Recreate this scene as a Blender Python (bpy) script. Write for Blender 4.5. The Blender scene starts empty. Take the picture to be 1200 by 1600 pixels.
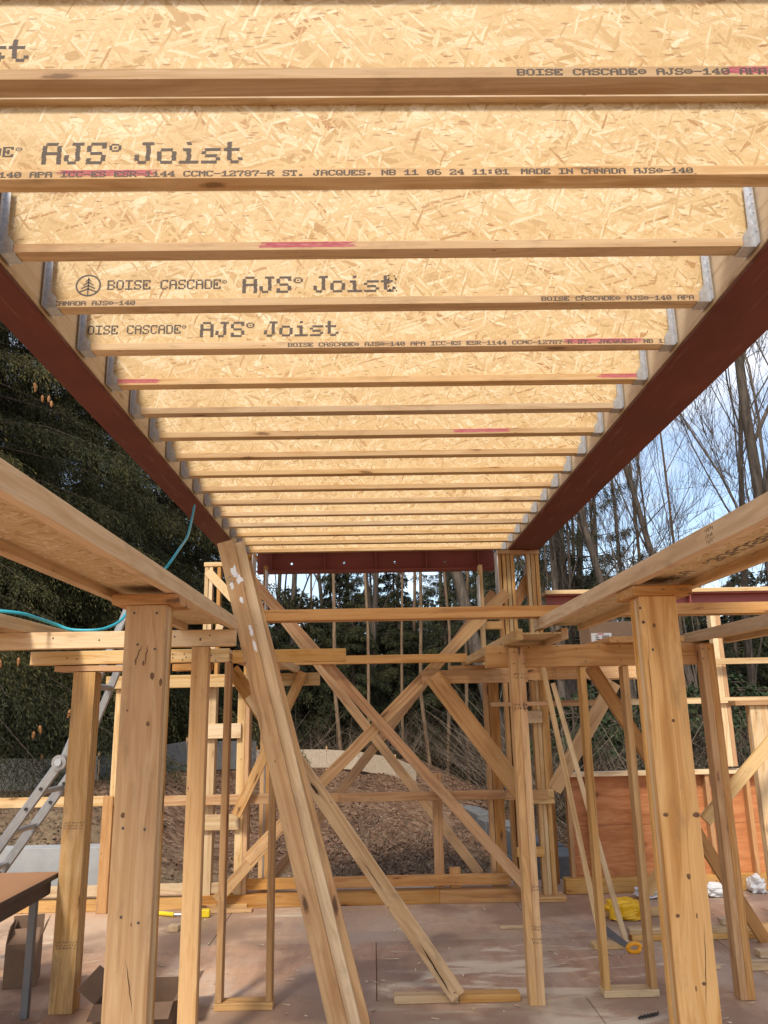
import bpy, math, random
import numpy as np
from mathutils import Vector, Matrix
random.seed(7); RNG = np.random.default_rng(7)
S = bpy.context.scene; COL = S.collection

# ------------------------------------------------------------------ camera, sky, sun, exposure
EYE = Vector((0, 0, 1.65)); FPX = 1230.0
pi_, ya_, ro_ = map(math.radians, (14.06, 1.07, 1.1))
FW = Vector((math.sin(ya_)*math.cos(pi_), math.cos(ya_)*math.cos(pi_), math.sin(pi_)))
_r = Vector((math.cos(ya_), -math.sin(ya_), 0)); _u = _r.cross(FW)
RT = _r*math.cos(ro_) - _u*math.sin(ro_); UP = _u*math.cos(ro_) + _r*math.sin(ro_)
cd = bpy.data.cameras.new('camera'); cam = bpy.data.objects.new('camera', cd); COL.objects.link(cam)
cd.sensor_fit = 'VERTICAL'; cd.sensor_height = 24.0; cd.sensor_width = 18.0
cd.lens = FPX/1600*24; cd.clip_end = 2000; cd.clip_start = 0.05
cam.matrix_world = Matrix.Translation(EYE) @ Matrix((RT, UP, -FW)).transposed().to_4x4()
S.camera = cam

SUN_EL, SUN_AZ = math.radians(48), math.radians(-163)   # azimuth from +Y towards +X: behind the camera, a little left
w = bpy.data.worlds.new('World'); S.world = w; w.use_nodes = True
nt = w.node_tree; nt.nodes.clear(); N = nt.nodes.new; LK = nt.links.new
sky = N('ShaderNodeTexSky'); sky.sky_type = 'NISHITA'; sky.sun_disc = False
sky.sun_elevation = SUN_EL; sky.sun_rotation = SUN_AZ; sky.air_density = 1.0; sky.dust_density = 1.2; sky.ozone_density = 1.0
tc = N('ShaderNodeTexCoord'); mp = N('ShaderNodeMapping'); mp.inputs['Scale'].default_value = (1.6, 1.6, 4.0)
nz = N('ShaderNodeTexNoise'); nz.inputs['Scale'].default_value = 1.7; nz.inputs['Detail'].default_value = 7; nz.inputs['Roughness'].default_value = .55
cr = N('ShaderNodeValToRGB'); cr.color_ramp.elements[0].position = .47; cr.color_ramp.elements[1].position = .74
cr.color_ramp.elements[0].color = (.08,.08,.08,1); cr.color_ramp.elements[1].color = (.92,.92,.92,1)
mix = N('ShaderNodeMix'); mix.data_type = 'RGBA'; mix.inputs[7].default_value = (7.1, 6.95, 6.85, 1)
bg = N('ShaderNodeBackground'); bg.inputs['Strength'].default_value = .085
ow = N('ShaderNodeOutputWorld')
LK(tc.outputs['Generated'], mp.inputs['Vector']); LK(mp.outputs[0], nz.inputs['Vector']); LK(nz.outputs['Fac'], cr.inputs[0])
LK(cr.outputs[0], mix.inputs[0]); LK(sky.outputs[0], mix.inputs[6]); LK(mix.outputs[2], bg.inputs[0]); LK(bg.outputs[0], ow.inputs[0])
sd = bpy.data.lights.new('sun', 'SUN'); sd.energy = 1.5; sd.angle = math.radians(10); sd.color = (1, .93, .82)
sun = bpy.data.objects.new('sun', sd); COL.objects.link(sun)
sdir = Vector((math.sin(SUN_AZ)*math.cos(SUN_EL), math.cos(SUN_AZ)*math.cos(SUN_EL), math.sin(SUN_EL)))
sun.rotation_euler = sdir.to_track_quat('Z', 'Y').to_euler(); sun.location = (0, -5, 12)
vs = S.view_settings; vs.view_transform = 'Standard'; vs.look = 'None'; vs.exposure = 1.45; vs.gamma = 1; vs.use_curve_mapping = False

# ------------------------------------------------------------------ materials
class G:
    """small helper round a node tree"""
    def __init__(s, name, rough=.7, spec=.3):
        s.m = bpy.data.materials.new(name); s.m.use_nodes = True; s.t = s.m.node_tree; s.n = s.t.nodes
        s.b = s.n['Principled BSDF']; s.b.inputs['Roughness'].default_value = rough; s.b.inputs['Specular IOR Level'].default_value = spec
    def new(s, k, **kw):
        n = s.n.new(k)
        for a, v in kw.items(): setattr(n, a, v)
        return n
    def put(s, i, v):
        if hasattr(v, 'links'): s.t.links.new(v, i)
        elif v is not None: i.default_value = v
    def math(s, op, a, b=None, c=None, clamp=False):
        n = s.new('ShaderNodeMath', operation=op, use_clamp=clamp)
        for i, v in enumerate((a, b, c)): s.put(n.inputs[i], v)
        return n.outputs[0]
    def vmath(s, op, a, b=None):
        n = s.new('ShaderNodeVectorMath', operation=op); s.put(n.inputs[0], a); s.put(n.inputs[1], b); return n.outputs[0]
    def mix(s, f, a, b, mode='MIX'):
        n = s.new('ShaderNodeMix', data_type='RGBA', blend_type=mode); s.put(n.inputs[0], f); s.put(n.inputs[6], a); s.put(n.inputs[7], b); return n.outputs[2]
    def map(s, v, scale=(1,1,1), rot=(0,0,0), loc=(0,0,0)):
        n = s.new('ShaderNodeMapping'); s.put(n.inputs['Vector'], v); n.inputs['Scale'].default_value = scale; n.inputs['Rotation'].default_value = rot; n.inputs['Location'].default_value = loc; return n.outputs[0]
    def noise(s, v, scale=5, detail=3, rough=.5, dist=0):
        n = s.new('ShaderNodeTexNoise'); s.put(n.inputs['Vector'], v); n.inputs['Scale'].default_value = scale; n.inputs['Detail'].default_value = detail; n.inputs['Roughness'].default_value = rough; n.inputs['Distortion'].default_value = dist; return n.outputs['Fac']
    def voro(s, v, scale=5, feature='F1', rnd=1):
        n = s.new('ShaderNodeTexVoronoi', feature=feature); s.put(n.inputs['Vector'], v); n.inputs['Scale'].default_value = scale; n.inputs['Randomness'].default_value = rnd; return n
    def ramp(s, f, stops):
        n = s.new('ShaderNodeValToRGB'); e = n.color_ramp.elements
        while len(e) < len(stops): e.new(.5)
        for el, (p, c) in zip(e, stops): el.position = p; el.color = (*c, 1) if len(c) == 3 else c
        s.put(n.inputs[0], f); return n.outputs[0]
    def lin(s, f, a, b, c=0, d=1):
        n = s.new('ShaderNodeMapRange'); s.put(n.inputs[0], f); n.inputs[1].default_value = a; n.inputs[2].default_value = b; n.inputs[3].default_value = c; n.inputs[4].default_value = d; return n.outputs[0]
    def obj(s): return s.new('ShaderNodeTexCoord').outputs['Object']
    def rnd(s): return s.new('ShaderNodeObjectInfo').outputs['Random']
    def pos(s): return s.new('ShaderNodeNewGeometry').outputs['Position']
    def isl(s): return s.new('ShaderNodeNewGeometry').outputs['Random Per Island']
    def col(s, c): s.put(s.b.inputs['Base Color'], c); return s
    def bump(s, h, strength=.3, dist=.002):
        n = s.new('ShaderNodeBump'); n.inputs['Strength'].default_value = strength; n.inputs['Distance'].default_value = dist; s.put(n.inputs['Height'], h); s.put(s.b.inputs['Normal'], n.outputs[0]); return s

def shifted(g):
    r = g.rnd(); v = g.vmath('SCALE', g.vmath('ADD', (13.1, 7.7, 3.3), None), None)
    n = g.new('ShaderNodeCombineXYZ'); 
    for i, k in enumerate((97.0, 41.0, 23.0)): g.put(n.inputs[i], g.math('MULTIPLY', r, k))
    return g.vmath('ADD', g.obj(), n.outputs[0]), r

def wood(name, pale, mid, dark, knots=1.0, grey=0.0):
    g = G(name, .72, .25); v, r = shifted(g)
    warp = g.noise(g.map(v, (1.1, 6, 6)), 1.0, 2)
    w3 = g.math('MULTIPLY', warp, .16)
    cmb = g.new('ShaderNodeCombineXYZ'); g.put(cmb.inputs[1], w3); g.put(cmb.inputs[2], w3)
    vw = g.vmath('ADD', v, cmb.outputs[0])
    rings = g.noise(g.map(vw, (.35, 34, 34)), 1.0, 2, .55)
    fine = g.noise(g.map(v, (5, 260, 260)), 1.0, 2, .6)
    base = g.ramp(rings, [(.30, dark), (.45, mid), (.56, pale), (.72, mid)])
    base = g.mix(g.lin(fine, .35, .7, 0, .22), base, (*[c*.62 for c in dark], 1))
    big = g.noise(g.map(v, (.8, 5, 5)), 1.3, 3)
    base = g.mix(g.lin(big, .4, .72, 0, .32), base, (mid[0]*.85, mid[1]*.72, mid[2]*.58, 1))
    # knots
    kv = g.map(vw, (2.6, 9.5, 9.5)); vo = g.voro(kv, 1.0)
    pick = g.math('GREATER_THAN', g.new('ShaderNodeSeparateColor').outputs[0] if False else _sep(g, vo.outputs['Color']), .42)
    d = g.math('ADD', vo.outputs['Distance'], g.math('MULTIPLY', g.math('SUBTRACT', g.noise(v, 60, 2), .5), .08))
    k = g.math('MULTIPLY', g.lin(d, .085, .155, 1, 0), pick)
    halo = g.math('MULTIPLY', g.lin(d, .1, .42, .5, 0), pick)
    base = g.mix(g.math('MULTIPLY', halo, knots), base, (mid[0]*.72, mid[1]*.52, mid[2]*.36, 1))
    base = g.mix(g.math('MULTIPLY', g.math('MULTIPLY', k, .9), knots), base, (.11, .05, .022, 1))
    pit = g.voro(g.map(v, (9, 26, 26)), 1.0)
    pk = g.math('MULTIPLY', g.math('LESS_THAN', pit.outputs['Distance'], .085), g.math('GREATER_THAN', _sep(g, pit.outputs['Color']), .86))
    base = g.mix(g.math('MULTIPLY', pk, .8), base, (.10, .055, .03, 1))
    tv = g.lin(r, 0, 1, .8, 1.1); hsv = g.new('ShaderNodeHueSaturation'); g.put(hsv.inputs['Value'], tv)
    g.put(hsv.inputs['Saturation'], g.lin(g.math('FRACT', g.math('MULTIPLY', r, 17.3)), 0, 1, .86, 1.1)); g.put(hsv.inputs['Color'], base)
    c = hsv.outputs[0]
    dirt = g.noise(g.map(v, (3, 9, 9)), 1.5, 5, .7)
    c = g.mix(g.lin(dirt, .54, .78, 0, .5+grey), c, (.2, .13, .08, 1))
    sm = g.noise(g.map(v, (1.2, 30, 30), (0,0,0), (5,2,8)), 1.0, 4, .65); c = g.mix(g.lin(sm, .64, .72, 0, .5), c, (*[q*.42 for q in dark], 1))
    g.col(c); g.bump(g.math('ADD', fine, g.math('MULTIPLY', rings, .6)), .28, .0015); return g.m
def _sep(g, c):
    n = g.new('ShaderNodeSeparateColor'); g.put(n.inputs[0], c); return n.outputs[0]

def osb(name, gain=1.0):
    g = G(name, .68, .3); v, r = shifted(g); v = g.vmath('MULTIPLY', v, (1, 1, 1))
    sx = g.new('ShaderNodeSeparateXYZ'); g.put(sx.inputs[0], v); cb = g.new('ShaderNodeCombineXYZ')
    g.put(cb.inputs[0], sx.outputs[0]); g.put(cb.inputs[1], sx.outputs[2])     # web surface runs in local X, Z
    v = g.vmath('ADD', cb.outputs[0], g.vmath('MULTIPLY', g.new('ShaderNodeTexNoise').outputs['Color'], (0, 0, 0)))
    def flakes(a, b, rot, loc):
        vv = g.map(g.map(v, (1,1,1), (0,0,rot), loc), (a, b, 1))
        wob = g.new('ShaderNodeTexNoise'); g.put(wob.inputs['Vector'], v); wob.inputs['Scale'].default_value = 34; wob.inputs['Detail'].default_value = 3
        vv = g.vmath('ADD', vv, g.vmath('SCALE', g.vmath('SUBTRACT', wob.outputs['Color'], (.5,.5,.5)), None))
        vo = g.voro(vv, 1.0); vo.voronoi_dimensions = '2D'; vo.distance = 'CHEBYCHEV'
        ve = g.voro(vv, 1.0, 'DISTANCE_TO_EDGE'); ve.voronoi_dimensions = '2D'
        st = g.noise(g.map(vv, (.5, 9, 1)), 1.0, 2, .6)
        n = g.new('ShaderNodeSeparateColor'); g.put(n.inputs[0], vo.outputs['Color'])
        return n.outputs[0], n.outputs[1], ve.outputs['Distance'], st
    pal = [(0, (.40*gain, .22*gain, .095*gain)), (.03, (.50*gain, .34*gain, .16*gain)), (.16, (.62*gain, .455*gain, .235*gain)), (.7, (.705*gain, .545*gain, .305*gain)), (1, (.83*gain, .71*gain, .49*gain))]
    c = None; hgt = None
    for i, (a, b, rot, loc, th) in enumerate([(3.2, 11, .10, (0,0,0), 0), (4.0, 15, -.42, (3,1,0), .45), (4.4, 19, .55, (7,2,0), .52), (5.4, 25, -.12, (1,8,0), .6), (6.5, 38, 1.05, (5,5,0), .76), (8.5, 52, -.85, (2,9,0), .78), (10, 70, .35, (4,3,0), .7), (9, 100, -.3, (2,6,0), .72), (14, 120, .9, (9,4,0), .8), (17, 130, -1.25, (6,1,0), .86)]):
        r1, r2, e, st = flakes(a, b, rot, loc)
        ci = g.ramp(r1, pal)
        ci = g.mix(g.lin(st, .4, .72, 0, .6), ci, (.50*gain, .30*gain, .115*gain, 1))
        ci = g.mix(g.lin(e, 0, .03, .36, 0), ci, (.36*gain, .19*gain, .065*gain, 1))
        if c is None: c = ci; hgt = r1
        else:
            f = g.math('GREATER_THAN', r2, th); c = g.mix(f, c, ci); hgt = g.math('ADD', g.math('MULTIPLY', hgt, g.math('SUBTRACT', 1, f)), g.math('MULTIPLY', r1, f))
    mot = g.noise(g.map(v, (1.6, 3.2, 1)), 1.0, 3, .6); c = g.mix(g.lin(mot, .5, .75, 0, .22), c, (.52*gain, .31*gain, .13*gain, 1))
    c = g.mix(g.lin(g.noise(g.map(v, (9, 70, 1), (0,0,.15)), 1.0, 4, .7), .56, .74, 0, .45), c, (.47*gain, .28*gain, .12*gain, 1))
    sp = g.voro(g.map(v, (30, 130, 1), (0,0,.2)), 1.0); sp.voronoi_dimensions = '2D'
    f = g.math('MULTIPLY', g.math('GREATER_THAN', _sep(g, sp.outputs['Color']), .972), g.math('LESS_THAN', sp.outputs['Distance'], .42))
    c = g.mix(g.math('MULTIPLY', f, .55), c, (.27, .13, .055, 1))
    g.col(c); g.bump(hgt, .35, .0012); return g.m

M = {}
M['pine'] = wood('pine', (.68,.42,.18), (.595,.335,.125), (.46,.232,.075))
M['pale'] = wood('pale_pine', (.72,.53,.30), (.65,.445,.22), (.52,.315,.135), .8)
M['nailer'] = wood('nailer_lumber', (.82,.67,.47), (.77,.61,.40), (.68,.5,.3), .5)
M['amber'] = wood('amber_pine', (.58,.32,.125), (.50,.25,.086), (.39,.17,.052))
M['fir'] = wood('fir', (.59,.345,.15), (.515,.272,.102), (.39,.185,.06), 1)
M['flange'] = wood('flange_lumber', (.69,.50,.29), (.62,.42,.22), (.51,.315,.14), .75)
M['worn'] = wood('worn_lumber', (.66,.44,.22), (.55,.34,.15), (.42,.24,.09), 1, .25)
M['osb'] = osb('oriented_strand'); M['osb2'] = osb('oriented_strand_plank', .86)

def simple(name, c, rough=.6, metal=0, spec=.4, var=.12, sc=8, stretch=(1,1,1)):
    g = G(name, rough, spec); g.b.inputs['Metallic'].default_value = metal
    n = g.noise(g.map(g.obj(), stretch), sc, 5, .65)
    g.col(g.mix(g.lin(n, .3, .75), (*[x*(1-var) for x in c], 1), (*[min(1, x*(1+var)) for x in c], 1)))
    g.put(g.b.inputs['Roughness'], g.lin(n, .3, .7, max(0, rough-.1), min(1, rough+.1))); return g.m
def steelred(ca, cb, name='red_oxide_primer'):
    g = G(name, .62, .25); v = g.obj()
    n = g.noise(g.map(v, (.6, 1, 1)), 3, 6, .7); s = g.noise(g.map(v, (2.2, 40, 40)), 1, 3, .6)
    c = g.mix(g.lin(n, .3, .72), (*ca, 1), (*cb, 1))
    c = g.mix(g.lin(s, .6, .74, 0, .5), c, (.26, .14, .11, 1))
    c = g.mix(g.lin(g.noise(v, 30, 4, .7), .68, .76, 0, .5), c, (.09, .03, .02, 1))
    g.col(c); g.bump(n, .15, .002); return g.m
M['red'] = steelred((.105,.026,.018), (.16,.042,.03)); M['red_lit'] = steelred((.24,.068,.056), (.33,.10,.085), 'lit_red_primer')  # second copy is lighter: daylight on the far beam put into the paint colour
def galv():
    g = G('galvanised_steel', .42, .5); g.b.inputs['Metallic'].default_value = .75
    vo = g.voro(g.obj(), 90); g.col(g.mix(_sep(g, vo.outputs['Color']), (.42,.43,.45,1), (.52,.53,.55,1))); return g.m
M['galv'] = galv()
M['alu'] = simple('aluminium', (.33,.315,.30), .42, .65, .5, .15, 20, (1,6,6))
M['dark'] = simple('dark_hole', (.03,.028,.026), .8)
M['ink'] = simple('printing_ink', (.11,.09,.075), .7, var=.35, sc=90)
M['stampink'] = simple('stamp_ink', (.06,.045,.035), .75, var=.4, sc=120)
def pinkm():
    g = G('pink_marker', .7, .2); n = g.noise(g.map(g.obj(), (8, 60, 60)), 2, 4, .7)
    g.col(g.mix(g.lin(n, .35, .65), (.56,.07,.17,1), (.60,.16,.24,1))); return g.m
M['pink'] = pinkm()
M['nail'] = simple('nail_head', (.10,.085,.075), .5, .6)
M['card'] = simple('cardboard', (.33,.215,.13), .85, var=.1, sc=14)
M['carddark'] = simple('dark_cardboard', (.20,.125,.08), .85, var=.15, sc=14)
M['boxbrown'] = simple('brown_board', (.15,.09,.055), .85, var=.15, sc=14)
M['label'] = simple('paper_label', (.8,.79,.77), .7, var=.03)
M['blackprint'] = simple('black_print', (.03,.03,.03), .6)
M['redprint'] = simple('red_print', (.5,.05,.04), .6)
M['hose'] = simple('blue_hose', (.03,.34,.44), .4, var=.12)
M['yellow'] = simple('yellow_plastic', (.78,.44,.015), .38, var=.15, sc=20)
M['orange'] = simple('orange_plastic', (.82,.36,.01), .35, var=.08)
M['yellowtool'] = simple('yellow_enamel', (.75,.55,.02), .4, var=.08)
M['grey'] = simple('grey_steel', (.19,.19,.195), .5, .5, var=.15)
M['white'] = simple('white_foam', (.6,.6,.6), .9, var=.05, sc=30)
M['wrap'] = simple('pale_gusset_board', (.56,.545,.52), .8, var=.08, sc=9)
M['tabletop'] = simple('table_board', (.36,.18,.085), .5, var=.22, sc=6, stretch=(1.2,14,14))
M['tableedge'] = simple('table_rail', (.07,.045,.035), .6, var=.3, sc=8)
M['concrete'] = simple('concrete', (.12,.118,.115), .9, var=.2, sc=7)
M['paleconcrete'] = simple('pale_concrete', (.33,.325,.31), .9, var=.12, sc=6)
M['fabric'] = simple('silt_fabric', (.20,.185,.165), .9, var=.2, sc=4)
M['barkgrey'] = None

def plyfloor():
    g = G('subfloor_sheet', .5, .35); p = g.pos(); r = g.rnd()
    n1 = g.noise(g.map(p, (1, .45, 1)), 1.6, 7, .62); n2 = g.noise(g.map(p, (14, 1.4, 1)), 1.0, 4, .6); n3 = g.noise(p, 5.5, 6, .68)
    c = g.mix(g.lin(n2, .3, .7), (.41,.24,.145,1), (.53,.325,.205,1))
    c = g.mix(g.lin(n1, .47, .58, 0, .75), c, (.52,.39,.29,1))
    c = g.mix(g.lin(n3, .5, .72, 0, .5), c, (.25,.15,.10,1))
    c = g.mix(g.math('MULTIPLY', g.math('GREATER_THAN', r, .6), .4), c, (.58,.42,.28,1))
    hv = g.new('ShaderNodeHueSaturation'); g.put(hv.inputs['Value'], g.lin(g.math('FRACT', g.math('MULTIPLY', r, 7.31)), 0, 1, .82, 1.12)); g.put(hv.inputs['Color'], c); c = hv.outputs[0]
    # sawdust drifts (its own shape on the floor)
    dn = g.noise(g.map(p, (1.0, 3.2, 1), (0,0,-.12)), 1.15, 8, .62, .6)
    for cx_, cy_, rr2 in ((.55,5.0,1.0),(1.25,4.9,.8),(.9,5.5,.9),(1.9,5.5,.7)):
        dd = g.new('ShaderNodeVectorMath', operation='DISTANCE'); g.put(dd.inputs[0], p); g.put(dd.inputs[1], (cx_, cy_, 0))
        dn = g.math('ADD', dn, g.lin(dd.outputs['Value'], 0, rr2, .10, 0))
    c = g.mix(g.lin(dn, .60, .66, 0, .8), c, (.68,.56,.40,1))
    fl = g.voro(p, 42); c = g.mix(g.math('MULTIPLY', g.math('LESS_THAN', fl.outputs['Distance'], .2), g.math('GREATER_THAN', _sep(g, fl.outputs['Color']), .8)), c, (.6,.48,.33,1))
    wet = g.noise(g.map(p, (1,1,1), (0,0,0), (4,9,0)), .9, 4, .55)
    c = g.mix(g.lin(wet, .5, .57, 0, .62), c, (.23,.14,.097,1))
    g.col(c); g.put(g.b.inputs['Roughness'], g.lin(wet, .45, .7, .66, .42)); g.bump(n3, .2, .002); return g.m
M['floor'] = plyfloor()
def plyred():
    g = G('red_fir_plywood', .6, .3); v, r = shifted(g)
    wv = g.noise(g.map(v, (1.1, 1, 7)), 2.4, 4, .55, 1.1)
    c = g.ramp(wv, [(.3, (.35,.12,.042)), (.5, (.47,.185,.068)), (.64, (.55,.24,.10)), (.8, (.40,.145,.052))])
    k = g.voro(g.map(v, (3.2, 1, 5.5)), 1.0)
    d = g.math('ADD', k.outputs['Distance'], g.math('MULTIPLY', g.noise(v, 25, 2), .1))
    c = g.mix(g.math('MULTIPLY', g.lin(d, .15, .27, .8, 0), g.math('GREATER_THAN', _sep(g, k.outputs['Color']), .3)), c, (.17,.045,.018,1))
    g.col(c); return g.m
M['plyred'] = plyred()
def groundmat():
    g = G('ground', .95, .1); p = g.pos()
    sep = g.new('ShaderNodeSeparateXYZ'); g.put(sep.inputs[0], p); y = sep.outputs[1]; x = sep.outputs[0]
    lv = g.voro(g.map(p, (1,1,.3)), 11); lc = g.ramp(_sep(g, lv.outputs['Color']), [(0, (.075,.042,.025)), (.35, (.13,.072,.042)), (.7, (.17,.098,.058)), (1, (.23,.15,.095))])
    n = g.noise(p, .8, 6, .62); n2 = g.noise(p, 6, 6, .7)
    soil = g.mix(g.lin(n2, .3, .7), (.10,.068,.04,1), (.24,.175,.105,1))
    sand = g.mix(g.lin(n2, .3, .7), (.27,.2,.115,1), (.42,.32,.19,1))
    f = g.lin(g.math('ADD', y, g.math('MULTIPLY', g.math('SUBTRACT', n, .5), 4.5)), 10.6, 12.0)
    f = g.math('MULTIPLY', f, g.lin(x, -6.5, -4.0, .35, 1))
    c = g.mix(f, soil, lc)
    fs = g.lin(g.math('ADD', y, g.math('MULTIPLY', g.math('SUBTRACT', n, .5), 2.5)), 9.7, 10.3, 1, 0)
    c = g.mix(g.math('MULTIPLY', fs, g.lin(x, -3.2, -2.2, .0, .9)), c, sand)
    far = g.lin(y, 22, 27); c = g.mix(g.math('MULTIPLY', far, .75), c, (.052,.036,.022,1))
    g.col(c); g.bump(n2, .8, .05); return g.m
M['ground'] = groundmat()
def leafm(name, stops, rough=.7, tint=False):
    g = G(name, rough, .2); f = g.isl()
    if tint: f = g.new('ShaderNodeAttribute', attribute_name='tint').outputs['Fac']
    g.col(g.ramp(f, stops)); return g.m
M['spruce'] = leafm('spruce_needles', [(0,(.011,.013,.005)), (.5,(.026,.028,.009)), (.8,(.07,.062,.018)), (1,(.14,.11,.032))], tint=True)
M['hemlock'] = leafm('hemlock_needles', [(0,(.009,.012,.005)), (.5,(.022,.026,.010)), (1,(.062,.058,.022))], tint=True)
M['pineneedle'] = leafm('pine_needles', [(0,(.024,.03,.015)), (.6,(.055,.06,.03)), (1,(.115,.105,.055))], tint=True)
M['litter'] = leafm('fallen_leaves', [(0,(.10,.056,.033)), (.5,(.145,.08,.048)), (.85,(.19,.108,.066)), (1,(.27,.18,.115))])
M['brush'] = leafm('brush_twigs', [(0,(.04,.028,.02)), (.6,(.10,.072,.05)), (1,(.20,.15,.10))])
M['shrub'] = leafm('shrub_leaves', [(0,(.012,.02,.008)), (.6,(.028,.045,.016)), (1,(.06,.075,.028))], tint=True)
M['chips'] = leafm('wood_chips', [(0,(.5,.36,.2)), (1,(.72,.6,.42))])
M['cone'] = simple('spruce_cone', (.30,.125,.035), .7, var=.3, sc=60)
def bark(name, a, b):
    g = G(name, .9, .1); v = g.obj(); n = g.noise(g.map(v, (9, 9, 1.4)), 2.0, 6, .7)
    c = g.mix(g.lin(n, .35, .65), (*a,1), (*b,1)); r = g.rnd()
    hs = g.new('ShaderNodeHueSaturation'); g.put(hs.inputs['Value'], g.lin(r, 0, 1, .75, 1.2)); g.put(hs.inputs['Color'], c)
    g.col(hs.outputs[0]); g.bump(n, .6, .02); return g.m
M['bark'] = bark('grey_bark', (.045,.035,.028), (.135,.105,.08))
M['barktan'] = bark('tan_bark', (.11,.07,.042), (.25,.165,.10))
M['barkdark'] = bark('dark_bark', (.04,.03,.022), (.11,.08,.06))

# ------------------------------------------------------------------ building helpers
def tag(o, label=None, cat=None, group=None, kind=None):
    if label: o['label'] = label
    if cat: o['category'] = cat
    if group: o['group'] = group
    if kind: o['kind'] = kind
    return o
def mk(name, me, mat, M4=Matrix(), parent=None):
    """link a mesh object; M4 is its world matrix; parents here only ever carry a translation of their own"""
    if mat is not None and not me.materials: me.materials.append(mat)
    o = bpy.data.objects.new(name, me); COL.objects.link(o)
    if parent is not None:
        o.parent = parent; o.matrix_basis = world(parent).inverted() @ M4
    else: o.matrix_basis = M4
    return o
def world(o):
    m = o.matrix_basis.copy(); p = o.parent
    while p is not None: m = p.matrix_basis @ m; p = p.parent
    return m
def thing(name, label, cat, loc=(0,0,0), group=None):
    o = bpy.data.objects.new(name, None); COL.objects.link(o); o.location = loc; o.empty_display_size = .1
    return tag(o, label, cat, group)
def mesh(name, v, f):
    me = bpy.data.meshes.new(name); me.from_pydata([tuple(map(float, p)) for p in v], [], f); me.update(); return me
def fastmesh(name, V, Q, tri=False, smooth=False):
    """V (n,3) array, Q (m,k) index array"""
    me = bpy.data.meshes.new(name); V = np.asarray(V, np.float32); Q = np.asarray(Q, np.int32); k = Q.shape[1]
    me.vertices.add(len(V)); me.vertices.foreach_set('co', V.ravel())
    me.loops.add(Q.size); me.loops.foreach_set('vertex_index', Q.ravel())
    me.polygons.add(len(Q)); me.polygons.foreach_set('loop_start', np.arange(0, Q.size, k, dtype=np.int32))
    if smooth: me.polygons.foreach_set('use_smooth', np.ones(len(Q), bool))
    me.update(calc_edges=True); return me
CB = {}
def cbox(name, L, W, T, c=.0025, sag=0.0):
    """chamfered box centred on the origin: L along x, W along y, T along z"""
    key = (name, round(L,4), round(W,4), round(T,4), c)
    if key in CB: return CB[key]
    v = []; idx = {}
    for sx in (-1,1):
        for sy in (-1,1):
            for sz in (-1,1):
                p = (sx*L/2, sy*W/2, sz*T/2)
                for a in range(3):
                    q = [p[0]-sx*c, p[1]-sy*c, p[2]-sz*c]; q[a] = p[a]; idx[(sx,sy,sz,a)] = len(v); v.append(q)
    f = []
    for a in range(3):
        b, d = (a+1)%3, (a+2)%3
        for s in (-1,1):
            lp = []
            for sb, sd in ((-1,-1),(1,-1),(1,1),(-1,1)):
                k = [0,0,0]; k[a] = s; k[b] = sb; k[d] = sd; lp.append(idx[(*k,a)])
            f.append(lp if s > 0 else lp[::-1])
    for a in range(3):              # edge along axis a
        b, d = (a+1)%3, (a+2)%3
        for sb in (-1,1):
            for sd in (-1,1):
                def K(sa, ax):
                    k = [0,0,0]; k[a] = sa; k[b] = sb; k[d] = sd; return idx[(*k,ax)]
                q = [K(-1,b), K(1,b), K(1,d), K(-1,d)]; f.append(q if sb*sd < 0 else q[::-1])
    for sx in (-1,1):
        for sy in (-1,1):
            for sz in (-1,1):
                t = [idx[(sx,sy,sz,a)] for a in range(3)]; f.append(t if sx*sy*sz > 0 else t[::-1])
    me = mesh(name, v, f); CB[key] = me; return me
def frame(A, B, n):
    """local x along A->B, local z along n (made square)"""
    x = (B-A).normalized(); z = (n - x*n.dot(x)).normalized(); y = z.cross(x)
    return x, y, z
def stick(name, A, B, w_, t, mat, n=(0,-1,0), parent=None, c=.0025):
    """A, B: ends of the centreline of the face that looks along n; the piece lies behind that face"""
    A, B, n = Vector(A), Vector(B), Vector(n); x, y, z = frame(A, B, n); C = (A+B)/2 - z*t/2
    R = Matrix((x, y, z)).transposed().to_4x4()
    key = M[mat] if isinstance(mat, str) else mat
    me = cbox(name+'_'+(mat if isinstance(mat, str) else ''), (B-A).length, w_, t, c)
    return mk(name, me, key, Matrix.Translation(C) @ R, parent)
def bx(name, x0, x1, y0, y1, z0, z1, mat, parent=None, c=.0025):
    d = (x1-x0, y1-y0, z1-z0); a = max(range(3), key=lambda i: d[i])
    C = Vector(((x0+x1)/2, (y0+y1)/2, (z0+z1)/2))
    if a == 0: R = Matrix(((1,0,0),(0,1,0),(0,0,1))); L = d
    elif a == 1: R = Matrix(((0,-1,0),(1,0,0),(0,0,1))); L = (d[1], d[0], d[2])
    else: R = Matrix(((0,0,1),(0,1,0),(-1,0,0))).inverted(); R = Matrix(((0,1,0),(0,0,1),(1,0,0))); L = (d[2], d[0], d[1])
    return mk(name, cbox(name+'_'+mat, *L, c), M[mat], Matrix.Translation(C) @ R.to_4x4(), parent)
def at(px, py, X=None, Y=None, Z=None):
    """a pixel measured on the photograph, met with a plane of the building"""
    d = FW + RT*((px-600)/FPX) - UP*((py-800)/FPX)
    t = X/d.x if X is not None else Y/d.y if Y is not None else (Z-EYE.z)/d.z
    return EYE + d*t
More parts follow.
